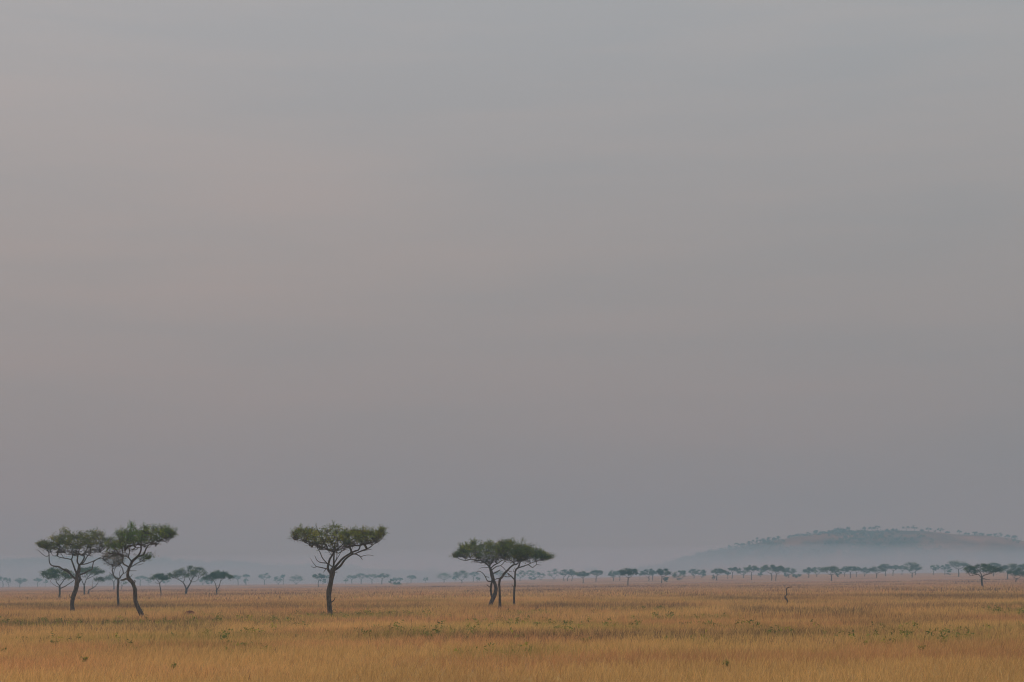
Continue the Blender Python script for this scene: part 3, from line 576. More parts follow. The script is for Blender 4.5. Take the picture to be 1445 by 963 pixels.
# ---- far trees in the haze: (label, base x, base y, crown x0, x1, top, bottom, kind)
FAR = [
 ('faint crown cut by the left edge of the frame', 4, 829, -4, 10, 814.5, 818.5, 'u'),
 ('small hazy tree second from the left edge', 12, 829, 8.5, 15, 816, 822, 'r'),
 ('two-tiered hazy tree third from the left edge', 28, 829.5, 20.5, 38, 815.5, 821.5, 'u'),
 ('hazy tree with sparse crown just left of the spreading acacia', 53, 828, 48, 59, 816, 820, 'u'),
 ('tiny hazy bush touching the left side of the spreading acacia', 64.5, 825, 61.5, 67, 818.5, 822.5, 'b'),
 ('low flat hazy crown right behind the S-bent trunk', 198, 827, 190, 208, 813.5, 817, 'u'),
 ('small hazy bush left of the first single-stemmed umbrella acacia', 210, 826, 206, 214, 815, 821.5, 'b'),
 ('hazy bush showing under the right half of the single-stemmed umbrella acacia', 234, 826, 229, 239, 816, 822, 'b'),
 ('faint crown peeking between the V-forked acacia and twin-stemmed umbrella acacia', 286, 826, 280, 294, 815, 821, 'u'),
 ('round hazy bush under the left side of the twin-stemmed umbrella acacia', 295, 827, 290.5, 300, 818, 823.5, 'b'),
 ('faint flat crown just right of the twin-stemmed umbrella acacia', 336, 825, 328, 341, 811, 816, 'u'),
 ('upper of the two small faint crowns right of the twin-stemmed umbrella acacia', 347.5, 824, 343, 352, 810.5, 814, 'u'),
 ('lower faint bush below a small floating-looking crown left of centre', 346.5, 824.5, 344, 350, 816.5, 821, 'b'),
 ('wide pale umbrella tree, first of the row left of the lone acacia', 373.5, 825, 365, 381, 809, 816, 'u'),
 ('squat rounded hazy tree, second of the row left of the lone acacia', 392.5, 825.5, 386.5, 399, 813, 821, 'r'),
 ('small pale crown rising behind the squat rounded hazy tree', 400, 823.5, 396.5, 403, 811, 814.5, 'u'),
 ('hazy tree with twin stems and full crown, nearest left of the lone acacia branch tips', 418, 825.5, 409, 427.5, 811.5, 820.5, 'r'),
 ('tall thin-stemmed hazy umbrella tree under the bare left branch of the lone acacia', 449.5, 828.5, 442, 460, 810, 816, 'u'),
 ('round hazy bush beside the thin stem left of the lone acacia trunk', 455.5, 826, 451.5, 460, 815.5, 822, 'b'),
 ('pale small crown touching the left of the lone acacia trunk', 462.5, 824, 460, 467, 811, 816, 'u'),
 ('faint high crown above the row left of the lone acacia', 424, 818.5, 420, 428.5, 806, 809.5, 'U'),
 ('small hazy bush at the left end of the four-tree row', 487.5, 823.5, 484.5, 491, 814.5, 820, 'b'),
 ('first umbrella tree of the four-tree row right of the lone acacia', 496.7, 824, 489.5, 503.5, 811.8, 816, 'u'),
 ('second umbrella tree of the four-tree row right of the lone acacia', 509.7, 823.8, 501.5, 518.5, 809.7, 815, 'u'),
 ('third umbrella tree of the four-tree row right of the lone acacia', 525, 823.5, 517, 533, 809.8, 815.5, 'u'),
 ('fourth and darkest flat umbrella tree of the four-tree row right of the lone acacia', 538.8, 825, 532, 549, 809.5, 814.2, 'u'),
 ('low dark shrub heap lying right of the four-tree row', 552, 825, 548.5, 556, 817, 823.5, 'b'),
 ('flat long shrub trailing right from the low dark shrub heap', 560.5, 825.2, 553.5, 567, 821.8, 825, 'b'),
 ('small round tree above the low dark shrub heap', 557, 823, 553.5, 561, 814.5, 820, 'r'),
 ('pale round crown right of the small round tree behind the shrub heap', 564.5, 822, 561, 568, 814.5, 818.5, 'u'),
 ('small hazy umbrella tree with wedge crown, right of the shrub heap', 579.7, 822.7, 574.5, 587, 811, 816.5, 'u'),
 ('faint tall crown right of the wedge-crowned umbrella tree', 590, 820, 586, 595, 806, 811.5, 'R'),
 ('faint flat crown, upper of a pair left of the central clump', 600.5, 820, 595.5, 605.5, 808, 812.5, 'U'),
 ('small hazy bush, lower of a pair left of the central clump', 600.5, 822, 597.5, 604, 814, 819, 'b'),
 ('very faint distant crown high left of the central clump', 568, 818, 564, 571, 802.5, 806.5, 'U'),
 ('very faint distant crown above the wedge-crowned umbrella tree', 577.5, 818, 574, 582, 803, 807, 'U'),
 ('very faint wide crown above the pale spreading tree left of the clump', 611, 818, 601, 622, 800.5, 804.5, 'U'),
 ('pale wide umbrella tree left of the solid dark mushroom-shaped tree', 626.5, 821.8, 614.5, 639.5, 808.3, 815.5, 'u'),
 ('solid dark mushroom-shaped tree with thick stem, left below the central clump', 651.5, 823.5, 640, 662, 804.8, 815, 'r'),
 ('small hazy bush tucked left under the mushroom-shaped tree', 642, 821, 638.5, 646, 812.5, 817.5, 'b'),
 ('pale flat crown just right of the mushroom-shaped tree', 668, 820, 661, 675, 807, 812, 'u'),
 ('small round hazy bush between the mushroom-shaped tree and the leaning trunk', 674, 822, 671, 677.5, 813.5, 818.5, 'b'),
 ('hazy crown seen between trunks of the central clump', 706, 821, 698, 716, 806, 812, 'u'),
 ('hazy crown just right of the slim trunk of the central clump', 734, 820, 728, 742, 805, 812.5, 'u'),
 ('pale crown, left of two lumps right of the central clump', 749.5, 818.5, 742, 757, 804, 812, 'u'),
 ('low hazy bush under the pale lumps right of the central clump', 751, 818.5, 746, 758, 811.5, 816.5, 'b'),
 ('rounded pale crown, right of two lumps right of the central clump', 763.5, 819, 757, 769, 806, 815, 'r'),
 ('wide pale domed tree left of the tightly paired dark trees', 781.5, 818.5, 772.5, 790, 802.5, 812.5, 'r'),
 ('left tree of the tightly paired dark trees with merging crowns', 796, 820.3, 789.5, 803.5, 802.8, 810.5, 'u'),
 ('right tree of the tightly paired dark trees with merging crowns', 801, 820.2, 799, 812, 804, 811, 'u'),
 ('slender stem standing just right of the tightly paired dark trees', 806.5, 820, 803, 813.5, 805.5, 811.5, 'u'),
 ('dark funnel-shaped tree right of the tightly paired trees', 822.7, 823.2, 812.5, 831.5, 805.3, 812.5, 'u'),
 ('ragged dark tree with sparse right side, next right of the funnel-shaped one', 841, 821.5, 833.5, 850.5, 804.7, 811, 'u'),
 ('faint flat crown rising behind the ragged dark tree', 833, 817.5, 826, 844, 801, 805.5, 'U'),
 ('pale tree left of the thin-stemmed dark umbrella tree', 865.5, 820, 858.5, 872, 804.8, 812.5, 'r'),
 ('pale tree half behind the left side of the thin-stemmed dark umbrella tree', 874.2, 819.7, 868, 880, 804.5, 811, 'u'),
 ('darkest thin-stemmed umbrella tree in the middle of the right row, standing forward', 886.3, 828.3, 875, 900, 801, 811, 'u'),
 ('faint low crown just right of the dark thin-stemmed umbrella tree', 903, 819, 899, 908, 805, 810.5, 'b'),
 ('domed hazy tree between the thin-stemmed umbrella tree and the lopsided one', 915.3, 819.8, 906.5, 922, 802, 811.5, 'r'),
 ('slim stem with small crown right against the domed hazy tree', 920.8, 819.5, 916, 926, 803.5, 810, 'u'),
 ('lopsided dark tree with leaning stem, right of the domed hazy tree', 933.2, 824, 926, 947, 801.8, 810.5, 'u'),
 ('small round bush under the right side of the lopsided dark tree', 939.8, 822.3, 935.8, 943.5, 812.5, 819, 'b'),
 ('squarish solid hazy tree right of the lopsided dark tree', 959, 819, 950, 968, 804, 815.5, 'r'),
 ('pale crown just right of the squarish hazy tree', 979, 816.5, 971.5, 986, 803.2, 810, 'u'),
 ('rounded pale crown left of the small dark umbrella tree', 990.5, 816.5, 984, 998, 803.2, 811.5, 'r'),
 ('small dark umbrella tree with lean to the right, left of the long right-hand row', 1011.5, 819.3, 1004, 1024.5, 803, 808.5, 'u'),
 ('faint round crown behind the small dark umbrella tree', 1012, 815.5, 1005, 1020, 800.8, 806, 'U'),
 ('tiny scraggy bush at the foot of the small dark umbrella tree', 1006.8, 818.8, 1004.5, 1009, 811, 817, 'b'),
 ('tiny thin tree right of the small dark umbrella tree', 1027, 817.2, 1023.5, 1031, 806.5, 810.5, 'u'),
 ('slender flat-crowned tree, first of three in step left of the snag', 1033, 817, 1028, 1041, 800, 805, 'u'),
 ('two-stemmed tree, second of three in step left of the snag', 1049, 816, 1039.5, 1057, 800.5, 808.5, 'u'),
 ('tall flat-topped tree, third of three in step left of the snag', 1060.5, 818.7, 1053.5, 1069, 797.8, 804.5, 'u'),
 ('faint crown between the three trees in step and the tall dark pair', 1073, 814.5, 1068, 1081, 800.5, 806.5, 'u'),
 ('small faint bush low between the three trees in step and the tall dark pair', 1072.5, 815, 1069.5, 1076, 807.5, 812, 'b'),
 ('left tree of the tall dark pair above the snag, higher crown', 1088.7, 819.5, 1076, 1097, 796, 805.5, 'u'),
 ('right tree of the tall dark pair above the snag', 1094.8, 819.5, 1089, 1106.5, 798.5, 806.5, 'u'),
 ('greener umbrella tree just above and right of the snag', 1113.2, 815.5, 1104.5, 1124, 801, 808.5, 'u'),
 ('small bush left of the stem of the greener umbrella tree by the snag', 1109, 815, 1105.8, 1112, 808, 813, 'b'),
 ('dark low bush right of the greener umbrella tree by the snag', 1124.7, 816, 1118.8, 1129.5, 808.8, 813.8, 'b'),
 ('pale tree with grey crown right of the dark low bush', 1140.5, 815.3, 1132.5, 1148.5, 800.3, 807.5, 'u'),
 ('faint merged crown right of the pale grey-crowned tree', 1152.5, 814, 1145, 1162, 799.8, 807.5, 'r'),
 ('large dark tree with straight stem, biggest right of the snag', 1173, 820.2, 1160, 1186, 798.8, 807.8, 'u'),
 ('pale bush showing right under the large dark straight-stemmed tree', 1183, 815, 1178, 1187, 804.5, 812, 'b'),
 ('thin two-stemmed tree right of the large dark straight-stemmed tree', 1191.5, 813.8, 1186.5, 1198, 799, 806, 'u'),
 ('flat dark tree with one clear stem, second right of the large straight-stemmed tree', 1200, 816.3, 1192.5, 1208, 798, 804.8, 'u'),
 ('small flat crown joined to the right of the flat dark one-stemmed tree', 1208.5, 814.8, 1204.5, 1214.5, 799, 805.5, 'u'),
 ('pale tree with thin close stems left of the low dark umbrella tree', 1220.5, 813.8, 1214, 1229, 801, 807.5, 'r'),
 ('faint high crown behind the pale tree with thin close stems', 1221, 812.5, 1215, 1228, 796.3, 800.5, 'U'),
 ('low dark umbrella tree below the middle of the hill', 1237, 815.7, 1227, 1250, 799.8, 806.5, 'u'),
 ('higher wide crown right behind the low dark umbrella tree', 1250, 813.5, 1239.5, 1258, 796, 802.5, 'u'),
 ('thin-stemmed flat tree left of the gap before the full dark one', 1260, 812.7, 1253.5, 1270, 797.8, 803, 'u'),
 ('faint thin crown in the gap left of the full dark tree', 1273, 811.5, 1268, 1280, 798, 803.5, 'u'),
 ('full dark tree with tall rounded crown left of the wide haze gap', 1287.3, 815.2, 1275, 1301, 793.8, 804.5, 'r'),
 ('pale leaning stem against the right of the full dark tree', 1291.5, 812, 1286, 1298, 797, 804, 'u'),
 ('faint small crown in the wide haze gap, upper one', 1309, 808.5, 1304, 1314, 788, 791.5, 'U'),
 ('faint small crown in the wide haze gap, lower one', 1306.5, 809, 1303, 1310.5, 793, 797, 'B'),
 ('pale drooping tree at the right side of the wide haze gap', 1317, 811.5, 1313, 1326, 797, 803.5, 'u'),
 ('faint wispy crown between the drooping tree and the tall mushroom tree', 1333, 811, 1327, 1341, 796.5, 803.5, 'u'),
 ('pale low bush left of the stem of the tall mushroom tree', 1339, 811.5, 1333.5, 1344.5, 803, 809.5, 'b'),
 ('very faint crown on the slope above the tall mushroom tree', 1340, 807, 1336, 1345, 784.5, 789, 'U'),
 ('tall mushroom-shaped hazy tree left of the wide dark acacia at the right', 1352.8, 814, 1338, 1367.5, 790.8, 799.5, 'u'),
 ('pale crown rising behind the right half of the wide dark acacia', 1402, 813.5, 1393, 1411, 794, 799.5, 'u'),
 ('hazy tree with thick stem between the wide dark acacia and the right edge', 1421.8, 817.5, 1410, 1437, 795.5, 803.5, 'u'),
 ('dark rounded tree at the right edge, in front of a paler one', 1434.5, 823, 1422, 1448, 802, 812.5, 'r'),
 ('pale crown cut by the right edge of the frame', 1444, 815, 1436, 1454, 795.5, 803, 'u'),
]
# ------------------------------------------------------------------ hills
def hill(name, cx_pts, cy_pts, Y0, Yfoot, mat, seed):
    pxs = np.linspace(cx_pts[0], cx_pts[-1], 260); pys = np.interp(pxs, cx_pts, cy_pts)
    k = np.ones(5) / 5; pys = np.convolve(np.pad(pys, 2, 'edge'), k, 'valid')
    crest = np.array([at(a, b, Y0) for a, b in zip(pxs, pys)])
    zc = crest[:, 2] + (fbm(crest[:, 0] * 1.0, crest[:, 0] * 0, 40, seed, 3) - .5) * 1.6; X = crest[:, 0]
    t = np.concatenate([np.linspace(0, 1, 60), 1 + np.linspace(.05, 1, 12)])
    G = []
    for q in t:
        if q <= 1:
            y = Yfoot + (Y0 - Yfoot) * q; f = q * q * (3 - 2 * q) * .5 + .5 * math.sin(q * math.pi / 2)
        else:
            y = Y0 + (q - 1) * 500; f = 1 - .9 * (q - 1)**1.5
        yy = y + (fbm(X, np.full_like(X, q * 9.), 90, seed + 3, 2) - .5) * 50 * min(q, .6)
        z = -3 + (zc + 3) * f + (fbm(X, np.full_like(X, y), 60, seed + 5, 3) - .5) * 6 * math.sin(min(q, 1) * math.pi)
        G.append(np.stack([X * y / Y0 if q <= 1 else X, yy, z], -1))
    G = np.array(G); n, m, _ = G.shape; idx = np.arange(n * m).reshape(n, m)
    q = np.stack([idx[:-1, :-1], idx[:-1, 1:], idx[1:, 1:], idx[1:, :-1]], -1).reshape(-1, 4)
    tag(link(name, make_mesh(name, G.reshape(-1, 3), [q], mat)), kind='structure')
    return G
def hill_mat(name, a, b, c):
    m, t, o = new_mat(name); tc = N(t, 'ShaderNodeTexCoord')
    n = N(t, 'ShaderNodeTexNoise'); n.inputs['Scale'].default_value = .02; n.inputs['Detail'].default_value = 6; n.inputs['Roughness'].default_value = .65; t.links.new(tc.outputs['Object'], n.inputs[0])
    cc = ramp(t, n.outputs[0], [(.38, a), (.5, b), (.64, c)]); d = N(t, 'ShaderNodeBsdfDiffuse'); t.links.new(cc, d.inputs[0]); t.links.new(d.outputs[0], o.inputs[0]); return m
M_hill = hill_mat('hill_grass', (.06, .045, .035), (.15, .085, .055), (.26, .135, .085))
M_ridge = hill_mat('ridge_woodland', (.025, .035, .025), (.04, .045, .03), (.07, .065, .045))
RX = [700, 800, 860, 915, 960, 975, 990, 1005, 1020, 1035, 1050, 1065, 1080, 1110, 1140, 1155, 1175, 1200, 1250, 1300, 1325, 1350, 1375, 1395, 1410, 1430, 1450, 1480, 1540, 1620, 1700]
RY = [820, 818, 809, 799, 790, 785.5, 782, 779, 776.5, 773.5, 770.5, 767, 764, 760, 756.5, 753.5, 751, 749.5, 748.5, 749.5, 751.3, 753.8, 755.5, 756.5, 758.5, 761, 765, 772, 786, 800, 816]
HY = 2200.0
G1 = hill('hill', RX, RY, HY, 2045, M_hill, 3)
LX = [-260, -160, -60, 0, 20, 40, 55, 70, 105, 160, 219, 233, 261, 296, 332, 360, 420, 480, 560, 660, 760]
LY = [812, 802, 795, 793.5, 793, 791.5, 790, 789, 788, 788.5, 790, 791.2, 793, 794.3, 795.5, 797, 799, 801, 804, 808, 816]
G2 = hill('far_ridge', LX, LY, 3300.0, 2750, M_ridge, 11)

for (lab, bx, by, x0, x1, yt, yb, kd) in FAR:
    yb = yb + (yb - yt) * .26; yt = yt - (yb - yt) * .04
    gz0 = None
    if kd.isupper():         # stands on the lower hillside
        kd = kd.lower(); G = G1 if bx > 790 else G2; cpx = proj(G[30, :, 0], G[30, :, 1], G[30, :, 2])[0]; j = int(np.argmin(np.abs(cpx - bx)))
        py_ = proj(G[:60, j, 0], G[:60, j, 1], G[:60, j, 2])[1]; tgt = yb + (yb - yt) * .8; hit = np.nonzero(py_ <= tgt)[0]; i = int(hit[0]) if len(hit) else 57
        Y = float(G[i, j, 1]); gz0 = float(G[i, j, 2]) - .4; by = float(py_[i])
    else: Y = ground_Y(bx, by)
    s = Y / F; wpx = x1 - x0; wm = wpx * s
    byy = by if gz0 is not None else float(proj(*[float(v) for v in (at(bx, by, Y)[0], Y, terr(at(bx, by, Y)[0], Y))])[1])
    cxm = (x0 + x1) / 2
    if kd == 'b':
        tr = [(bx, byy + .3, .25), (bx, yb + .2, .25), ((bx + cxm) / 2, yb - .5, .2)]
        cr_ = [dome(x0, x1, yt, yb + .5, flat=.35)]; lm = []; na = 16; nm, ct = 'bush', 'bush'
    else:
        th = .42 + wpx * .018; jx = rng.normal(0, .5)
        fy = yb + (byy - yb) * (.12 if kd == 'u' else .2)
        tr = [(bx, byy + .3, th), (bx + jx, (byy + fy) / 2, th * .85), (bx + (cxm - bx) * .35, fy, th * .8)]
        lm = [([(tr[2][0], fy), ((tr[2][0] + cxm - wpx * .22) / 2, fy - (fy - yb) * .6), (cxm - wpx * .26, yb - (yb - yt) * .25)], th * .55, th * .25, wm * .12),
              ([(tr[2][0], fy), ((tr[2][0] + cxm + wpx * .2) / 2, fy - (fy - yb) * .5), (cxm + wpx * .25, yb - (yb - yt) * .25)], th * .55, th * .25, -wm * .12)]
        cr_ = [dome(x0, x1, yt, yb, e=2.2 if kd == 'u' else 2.8, flat=.42 if kd == 'u' else .36, skew=rng.uniform(-.15, .15))]; na = int(18 + wpx * 1.4); nm, ct = 'acacia_tree', 'tree'
    lf = max(.30, .60 * s * .9)
    area = wm * (yb - yt) * s
    build_tree(nm, lab, (bx, byy), tr, lm, cr_, na, lf, int(np.clip(area * (16 if kd != 'u' else 13) / (lf * lf * .38) * .34 * 3.4, 420, 4200)), wm * .068, cat=ct, col=FARG, Y=Y, sides=5, twig=.03, bare=.05, flare=1.0,
               depth=.75, gz=gz0, group='distant acacias in the haze' if ct == 'tree' else 'distant bushes in the haze')
# small dark post-like stump in the haze
build_tree('stump', 'tiny dark stump standing in the haze right of the low shrub heap', (574.3, 825), [(574.3, 825.2, .45), (574.2, 823.5, .4), (574.4, 822, .3)], [], [], 0, .2, 0, .1, cat='stump')

# scrub on the slopes: uncountable bushes joined in one mass each
def scrub(name, label, G, n, q0, q1, size, cols, seed, xr=(0, 1)):
    b = Buf(); nn, m, _ = G.shape; C = []; S = []
    while len(C) < n:
        u = rng.uniform(*xr); v = rng.uniform(q0, q1); j = min(int(u * (m - 1)), m - 2); i = min(int(v * 59), 58)
        p = G[i, j] * .5 + G[i + 1, j + 1] * .5 + rng.normal(0, 3, 3) * np.array([1, 1, 0])
        if fbm(np.array([p[0]]), np.array([p[1]]), 55, seed, 3)[0] < rng.uniform(.36, .60): continue
        C.append(p + np.array([0, 0, size * .3])); S.append(1)
    C = np.array(C)
    for k in range(0, len(C), 50):
        sz = rng.uniform(.5, 1.3)
        leaves(b, C[k:k+50], np.full(len(C[k:k+50]), 16), (size * .42 * sz, size * .4 * sz, size * .26 * sz), size * .42, size * .3, cols, up=.4)
    tag(link(name, b.mesh(name, [M_leaf])), label, 'scrub', kind='stuff')
scrub('hill_scrub', 'patchy dark scrub scattered over the upper slope of the right-hand hill', G1, 1700, .40, .93, 3.6, (.022, .032, .022), 21, (.15, 1))
scrub('ridge_scrub', 'dense faint woodland along the far low ridge at the left', G2, 900, .7, 1.0, 6.0, (.045, .06, .035), 23, (.05, .75))

# countable trees and bushes along the hilltop: (x, top y, half width, kind)
CREST = [(1002, 775, 2.5, 'b'), (1018, 772.5, 3, 'b'), (1030, 769.5, 3, 'b'), (1040.5, 766.5, 4, 'u'), (1048, 766, 3, 'b'), (1058, 762.5, 3.5, 'b'), (1068, 758, 5, 'b'), (1077, 760, 2.5, 'b'), (1086, 757, 3.5, 'b'), (1092.6, 757.8, 2.2, 'b'),
         (1098.6, 756.5, 1.8, 'u'), (1117, 754.7, 3, 'u'), (1128, 752.6, 5, 'b'), (1138.5, 750.8, 4.6, 'b'), (1151, 748.3, 2.8, 'u'), (1163, 750.2, 3.5, 'b'), (1179, 746, 3.2, 'b'), (1184.5, 744.8, 3.4, 'u'), (1190, 746, 2.4, 'b'), (1197.5, 743.8, 2.6, 'u'),
         (1219.5, 744.3, 2.4, 'u'), (1230, 744, 4.5, 'u'), (1238.5, 741.8, 3.6, 'u'), (1252, 747, 2.5, 'b'), (1262, 746.3, 3.6, 'b'), (1278.8, 742.8, 4.4, 'u'), (1290.8, 742, 4.2, 'u'), (1301, 747.5, 2, 'b'), (1310.2, 745, 3.2, 'u'), (1327.3, 744.5, 4, 'u'),
         (1337, 750.5, 2.4, 'b'), (1354, 748, 2.6, 'u'), (1364, 752, 3, 'b'), (1376, 750.5, 2.6, 'u'), (1384.5, 752.5, 3.2, 'b'), (1397, 753.8, 3.4, 'b'), (1408.5, 750.8, 5.5, 'b'), (1421.5, 755.2, 3, 'b'), (1431.5, 755, 3.6, 'b')]
ORD = ['', 'second ', 'third ', 'fourth ', 'fifth ', 'sixth ', 'seventh ', 'eighth ', 'ninth ', 'tenth ', 'eleventh ', 'twelfth ', 'thirteenth ', 'fourteenth ', 'fifteenth ', 'sixteenth ', 'seventeenth ', 'eighteenth ', 'nineteenth ', 'twentieth ', 'twenty-first ', 'twenty-second ', 'twenty-third ', 'twenty-fourth ', 'twenty-fifth ']
ku = kb = 0
for (x, yt, hw, kd) in CREST:
    hw *= 1.2; yt -= .4
    cy = float(np.interp(x, RX, RY)); s = HY / F
    Yt = HY - 12; j = int(np.argmin(np.abs(G1[59, :, 0] - at(x, cy, Yt)[0]))); gz = G1[56:60, j, 2].min()
    gp = float(proj(at(x, cy, Yt)[0], Yt, gz)[1])
    if kd == 'u':
        o1 = ORD[ku] or 'first '; ku += 1; yb = yt + max(2.2, (cy - yt) * .68)
        lab = f'tiny umbrella tree on the hill skyline, {o1}such tree from the left'
        tr = [(x, gp + .3, .5), (x + rng.normal(0, .2), (gp + yb) / 2, .45), (x, yb, .4)]; cw = [dome(x - hw, x + hw, yt, yb)]
    else:
        o1 = ORD[kb] or 'first '; kb += 1; yb = gp + .2
        lab = f'dark bush on the hill skyline, {o1}such bush from the left'
        tr = [(x, gp + .4, .3), (x, gp - .8, .25), (x, (yt + gp) / 2, .2)]; cw = [dome(x - hw, x + hw, yt, max(yb, yt + 2), flat=.5)]
    build_tree('acacia_tree' if kd == 'u' else 'bush', lab, (x, gp), tr, [], cw, 18, 1.0, 300 if kd == 'u' else 420, .5, cat='tree' if kd == 'u' else 'bush', col=(.016, .023, .016), Y=Yt, sides=5, twig=.06, bare=0,
               flare=1.0, depth=.7, gz=gz - .3, group='trees along the hilltop' if kd == 'u' else 'bushes along the hilltop')

# ------------------------------------------------------------------ green herbs in the near grass
def weed_mesh(h, w, seed, n_stem=7):
    b = Buf(); ends = []
    for k in range(n_stem):
        a = rng.uniform(0, 6.28); e = np.array([math.cos(a) * w * rng.uniform(.3, 1), math.sin(a) * w * rng.uniform(.3, 1), h * rng.uniform(.6, 1)])
        mid_ = e * np.array([.35, .35, .6]); tube(b, np.array([[0, 0, 0], mid_, e]), [.012, .009, .005], 3, c=(.12, .11, .05))
        for t in (.45, .65, .85, 1.0): ends.append(e * t * np.array([t, t, 1]))
    leaves(b, np.array(ends), np.full(len(ends), 6), (.028, .028, .03), .085, .03, (.105, .11, .042), up=.8)
    return b
WE = [(294, 898, .62, .42, 'largest green herb tuft in the near grass, left of the lone acacia'), (77, 914, .5, .4, 'green herb with curled top in the lower left grass'), (190, 922, .4, .7, 'low spreading bright green herb patch in the lower left'),
      (268, 901, .4, .4, 'green herb just left of the largest herb tuft'), (315, 905, .4, .35, 'green herb just right of the largest herb tuft'), (620, 898, .4, .45, 'green herb patch below the left of the central clump'), (652, 899, .4, .4, 'small green herb below the left edge of the central clump'),
      (703, 900, .45, .5, 'paired green herb directly below the central clump'), (728, 907, .5, .45, 'dark green herb below the right trunk of the central clump'), (826, 910, .4, .6, 'wide low green herb patch right of the central clump'), (779, 902, .45, .4, 'dark green herb in the near grass right of the clump'),
      (1240, 887, .45, .4, 'dark green herb in the grass below the hill middle'), (1331, 914, .55, .55, 'reddish green bush-like herb in the lower right grass'), (1301, 924, .5, .35, 'small dark herb near the lower right'), (1025, 947, .5, .3, 'dark green herb at the bottom right of centre'),
      (1163, 900, .5, .4, 'olive herb right below the snag'), (1222, 915, .4, .3, 'small green herb between the olive herb and the lower right one'), (120, 941, .5, .3, 'upright narrow herb in the bottom left corner'), (245, 952, .55, .25, 'tall narrow herb stem at the bottom left'), (1340, 889, .35, .4, 'small green herb near the right edge of the plain'),
      (938, 908, .45, .55, 'green herb patch in the near grass left of the snag'), (345, 917, .4, .4, 'short green herb below the left of the lone acacia'), (6, 926, .55, .4, 'green herb cut by the left edge')]
for (x, y, h, w, lab) in WE:
    Y = ground_Y(x, y); p = at(x, y, Y); root = link('herb', weed_mesh(h * .42, w * .42, 0, 7).mesh('herb', [M_leaf]), loc=Vector((p[0], p[1], float(terr(p[0], Y)) + .13)))
    tag(root, lab, 'plant', 'green herbs in the near grass')
def herb_mass():
    b = Buf(); n = 0; C = []
    while n < 330:
        Y = math.sqrt(rng.uniform(58**2, 175**2)); X = rng.uniform(-1, 1) * Y * .29
        d, g, r = field(np.array([X]), np.array([Y]))
        if g[0] < rng.uniform(.10, 1.1): continue
        n += 1; zz = float(terr(X, Y)); hh = rng.uniform(.2, .62)
        for k in range(4): C.append([X + rng.normal(0, .2), Y + rng.normal(0, .2), zz + hh * rng.uniform(.4, 1.1)])
    leaves(b, np.array(C), np.full(len(C), 6), (.09, .09, .07), .17, .06, (.095, .098, .038), up=.9)
    tag(link('herb_cover', b.mesh('herb_cover', [M_leaf])), 'scattered small green weeds mixed into the near dry grass', 'weeds', kind='stuff')
herb_mass()

# small earth mound
def mound():
    Y = ground_Y(268, 870.5); p = at(268, 870.5, Y); b = Buf(); n, m = 9, 16; V = []
    for i in range(n):
        for j in range(m):
            a = j / m * 2 * math.pi; r = math.cos(i / (n - 1) * math.pi / 2) * .36; z = math.sin(i / (n - 1) * math.pi / 2) * .5
            k = 1 + .22 * math.sin(2 * a + 1) + rng.normal(0, .04)
            V.append([r * 1.3 * math.cos(a) * k, r * math.sin(a) * k, z * (1 + rng.normal(0, .04)) + .05])
    idx = np.arange(n * m).reshape(n, m); nx = np.roll(idx, -1, 1); q = np.stack([idx[:-1], nx[:-1], nx[1:], idx[1:]], -1).reshape(-1, 4)
    b.add(V, q, None, (.16, .075, .05)); mt = hill_mat('mound_earth', (.10, .045, .03), (.16, .075, .05), (.20, .10, .07))
    tag(link('earth_mound', b.mesh('earth_mound', [mt]), loc=Vector((p[0], p[1], float(terr(p[0], Y))))), 'small reddish-brown earth lump in the grass right of the S-bent trunk', 'mound')
mound()

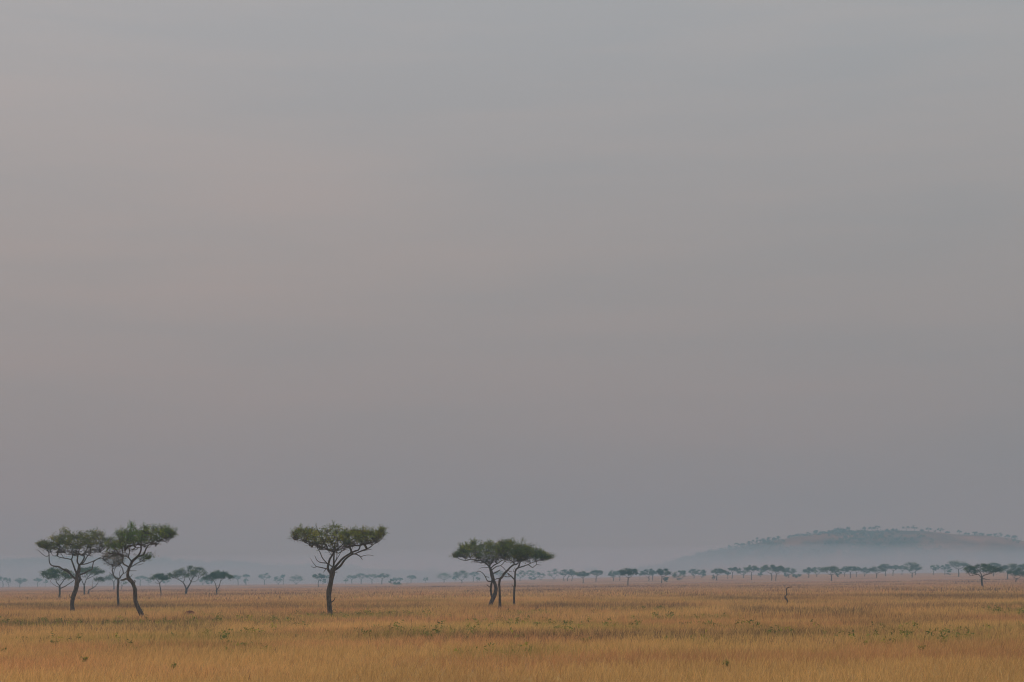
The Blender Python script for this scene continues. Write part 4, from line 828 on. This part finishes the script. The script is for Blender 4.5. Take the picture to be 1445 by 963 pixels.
# ------------------------------------------------------------------ air
def vol_box(name, lo, hi, dens, colr, absc, label):
    lo = np.array(lo, float); hi = np.array(hi, float)
    V = [[(lo, hi)[i][0], (lo, hi)[j][1], (lo, hi)[k][2]] for i in (0, 1) for j in (0, 1) for k in (0, 1)]
    q = [[0, 1, 3, 2], [4, 6, 7, 5], [0, 4, 5, 1], [2, 3, 7, 6], [0, 2, 6, 4], [1, 5, 7, 3]]
    m, t, o = new_mat(name)
    pv = N(t, 'ShaderNodeVolumePrincipled'); pv.inputs['Color'].default_value = (*colr, 1); pv.inputs['Density'].default_value = dens; pv.inputs['Anisotropy'].default_value = 0.0
    pv.inputs['Absorption Color'].default_value = (*absc, 1)
    t.links.new(pv.outputs[0], o.inputs['Volume'])
    tag(link(name, make_mesh(name, V, [np.array(q)], m, smooth=False)), label, 'haze', kind='stuff')
CS, CA = (.266, .490, .665), (.45, .086, 0.0)      # thicker to blue light than to red
vol_box('haze', (-4200, -320, -5), (4200, 6100, 115), .00064, CS, CA, 'thin blue-grey haze filling the air over the plain')
def mist_bank(dens, colr, absc):
    xs = np.linspace(-2600, 2600, 90); ys = np.linspace(1715, 2035, 10)
    X, Y = np.meshgrid(xs, ys); q = (Y - ys[0]) / (ys[-1] - ys[0])
    Z = 14 + 21 * q + (fbm(X, Y, 260, 301, 3) - .5) * (5 + 12 * q)
    n, m = X.shape; top = np.stack([X, Y, Z], -1).reshape(-1, 3); bot = top.copy(); bot[:, 2] = -3.5
    idx = np.arange(n * m).reshape(n, m); k = n * m
    def grid(a): return np.stack([a[:-1, :-1], a[:-1, 1:], a[1:, 1:], a[1:, :-1]], -1).reshape(-1, 4)
    ring = np.concatenate([idx[0, :], idx[1:, -1], idx[-1, -2::-1], idx[-2:0:-1, 0]]); nx = np.roll(ring, -1)
    f = [np.concatenate([grid(idx), grid(idx + k)[:, ::-1], np.stack([nx, ring, ring + k, nx + k], -1)])]
    mt, t, o = new_mat('ground_mist')
    pv = N(t, 'ShaderNodeVolumePrincipled'); pv.inputs['Color'].default_value = (*colr, 1); pv.inputs['Density'].default_value = dens; pv.inputs['Absorption Color'].default_value = (*absc, 1)
    t.links.new(pv.outputs[0], o.inputs['Volume'])
    tag(link('ground_mist', make_mesh('ground_mist', np.concatenate([top, bot]), f, mt, smooth=False)), 'low pale mist bank lying over the plain at the foot of the hills', 'mist', kind='stuff')
mist_bank(.0048, (.44, .655, .86), (.25, .03, 0))
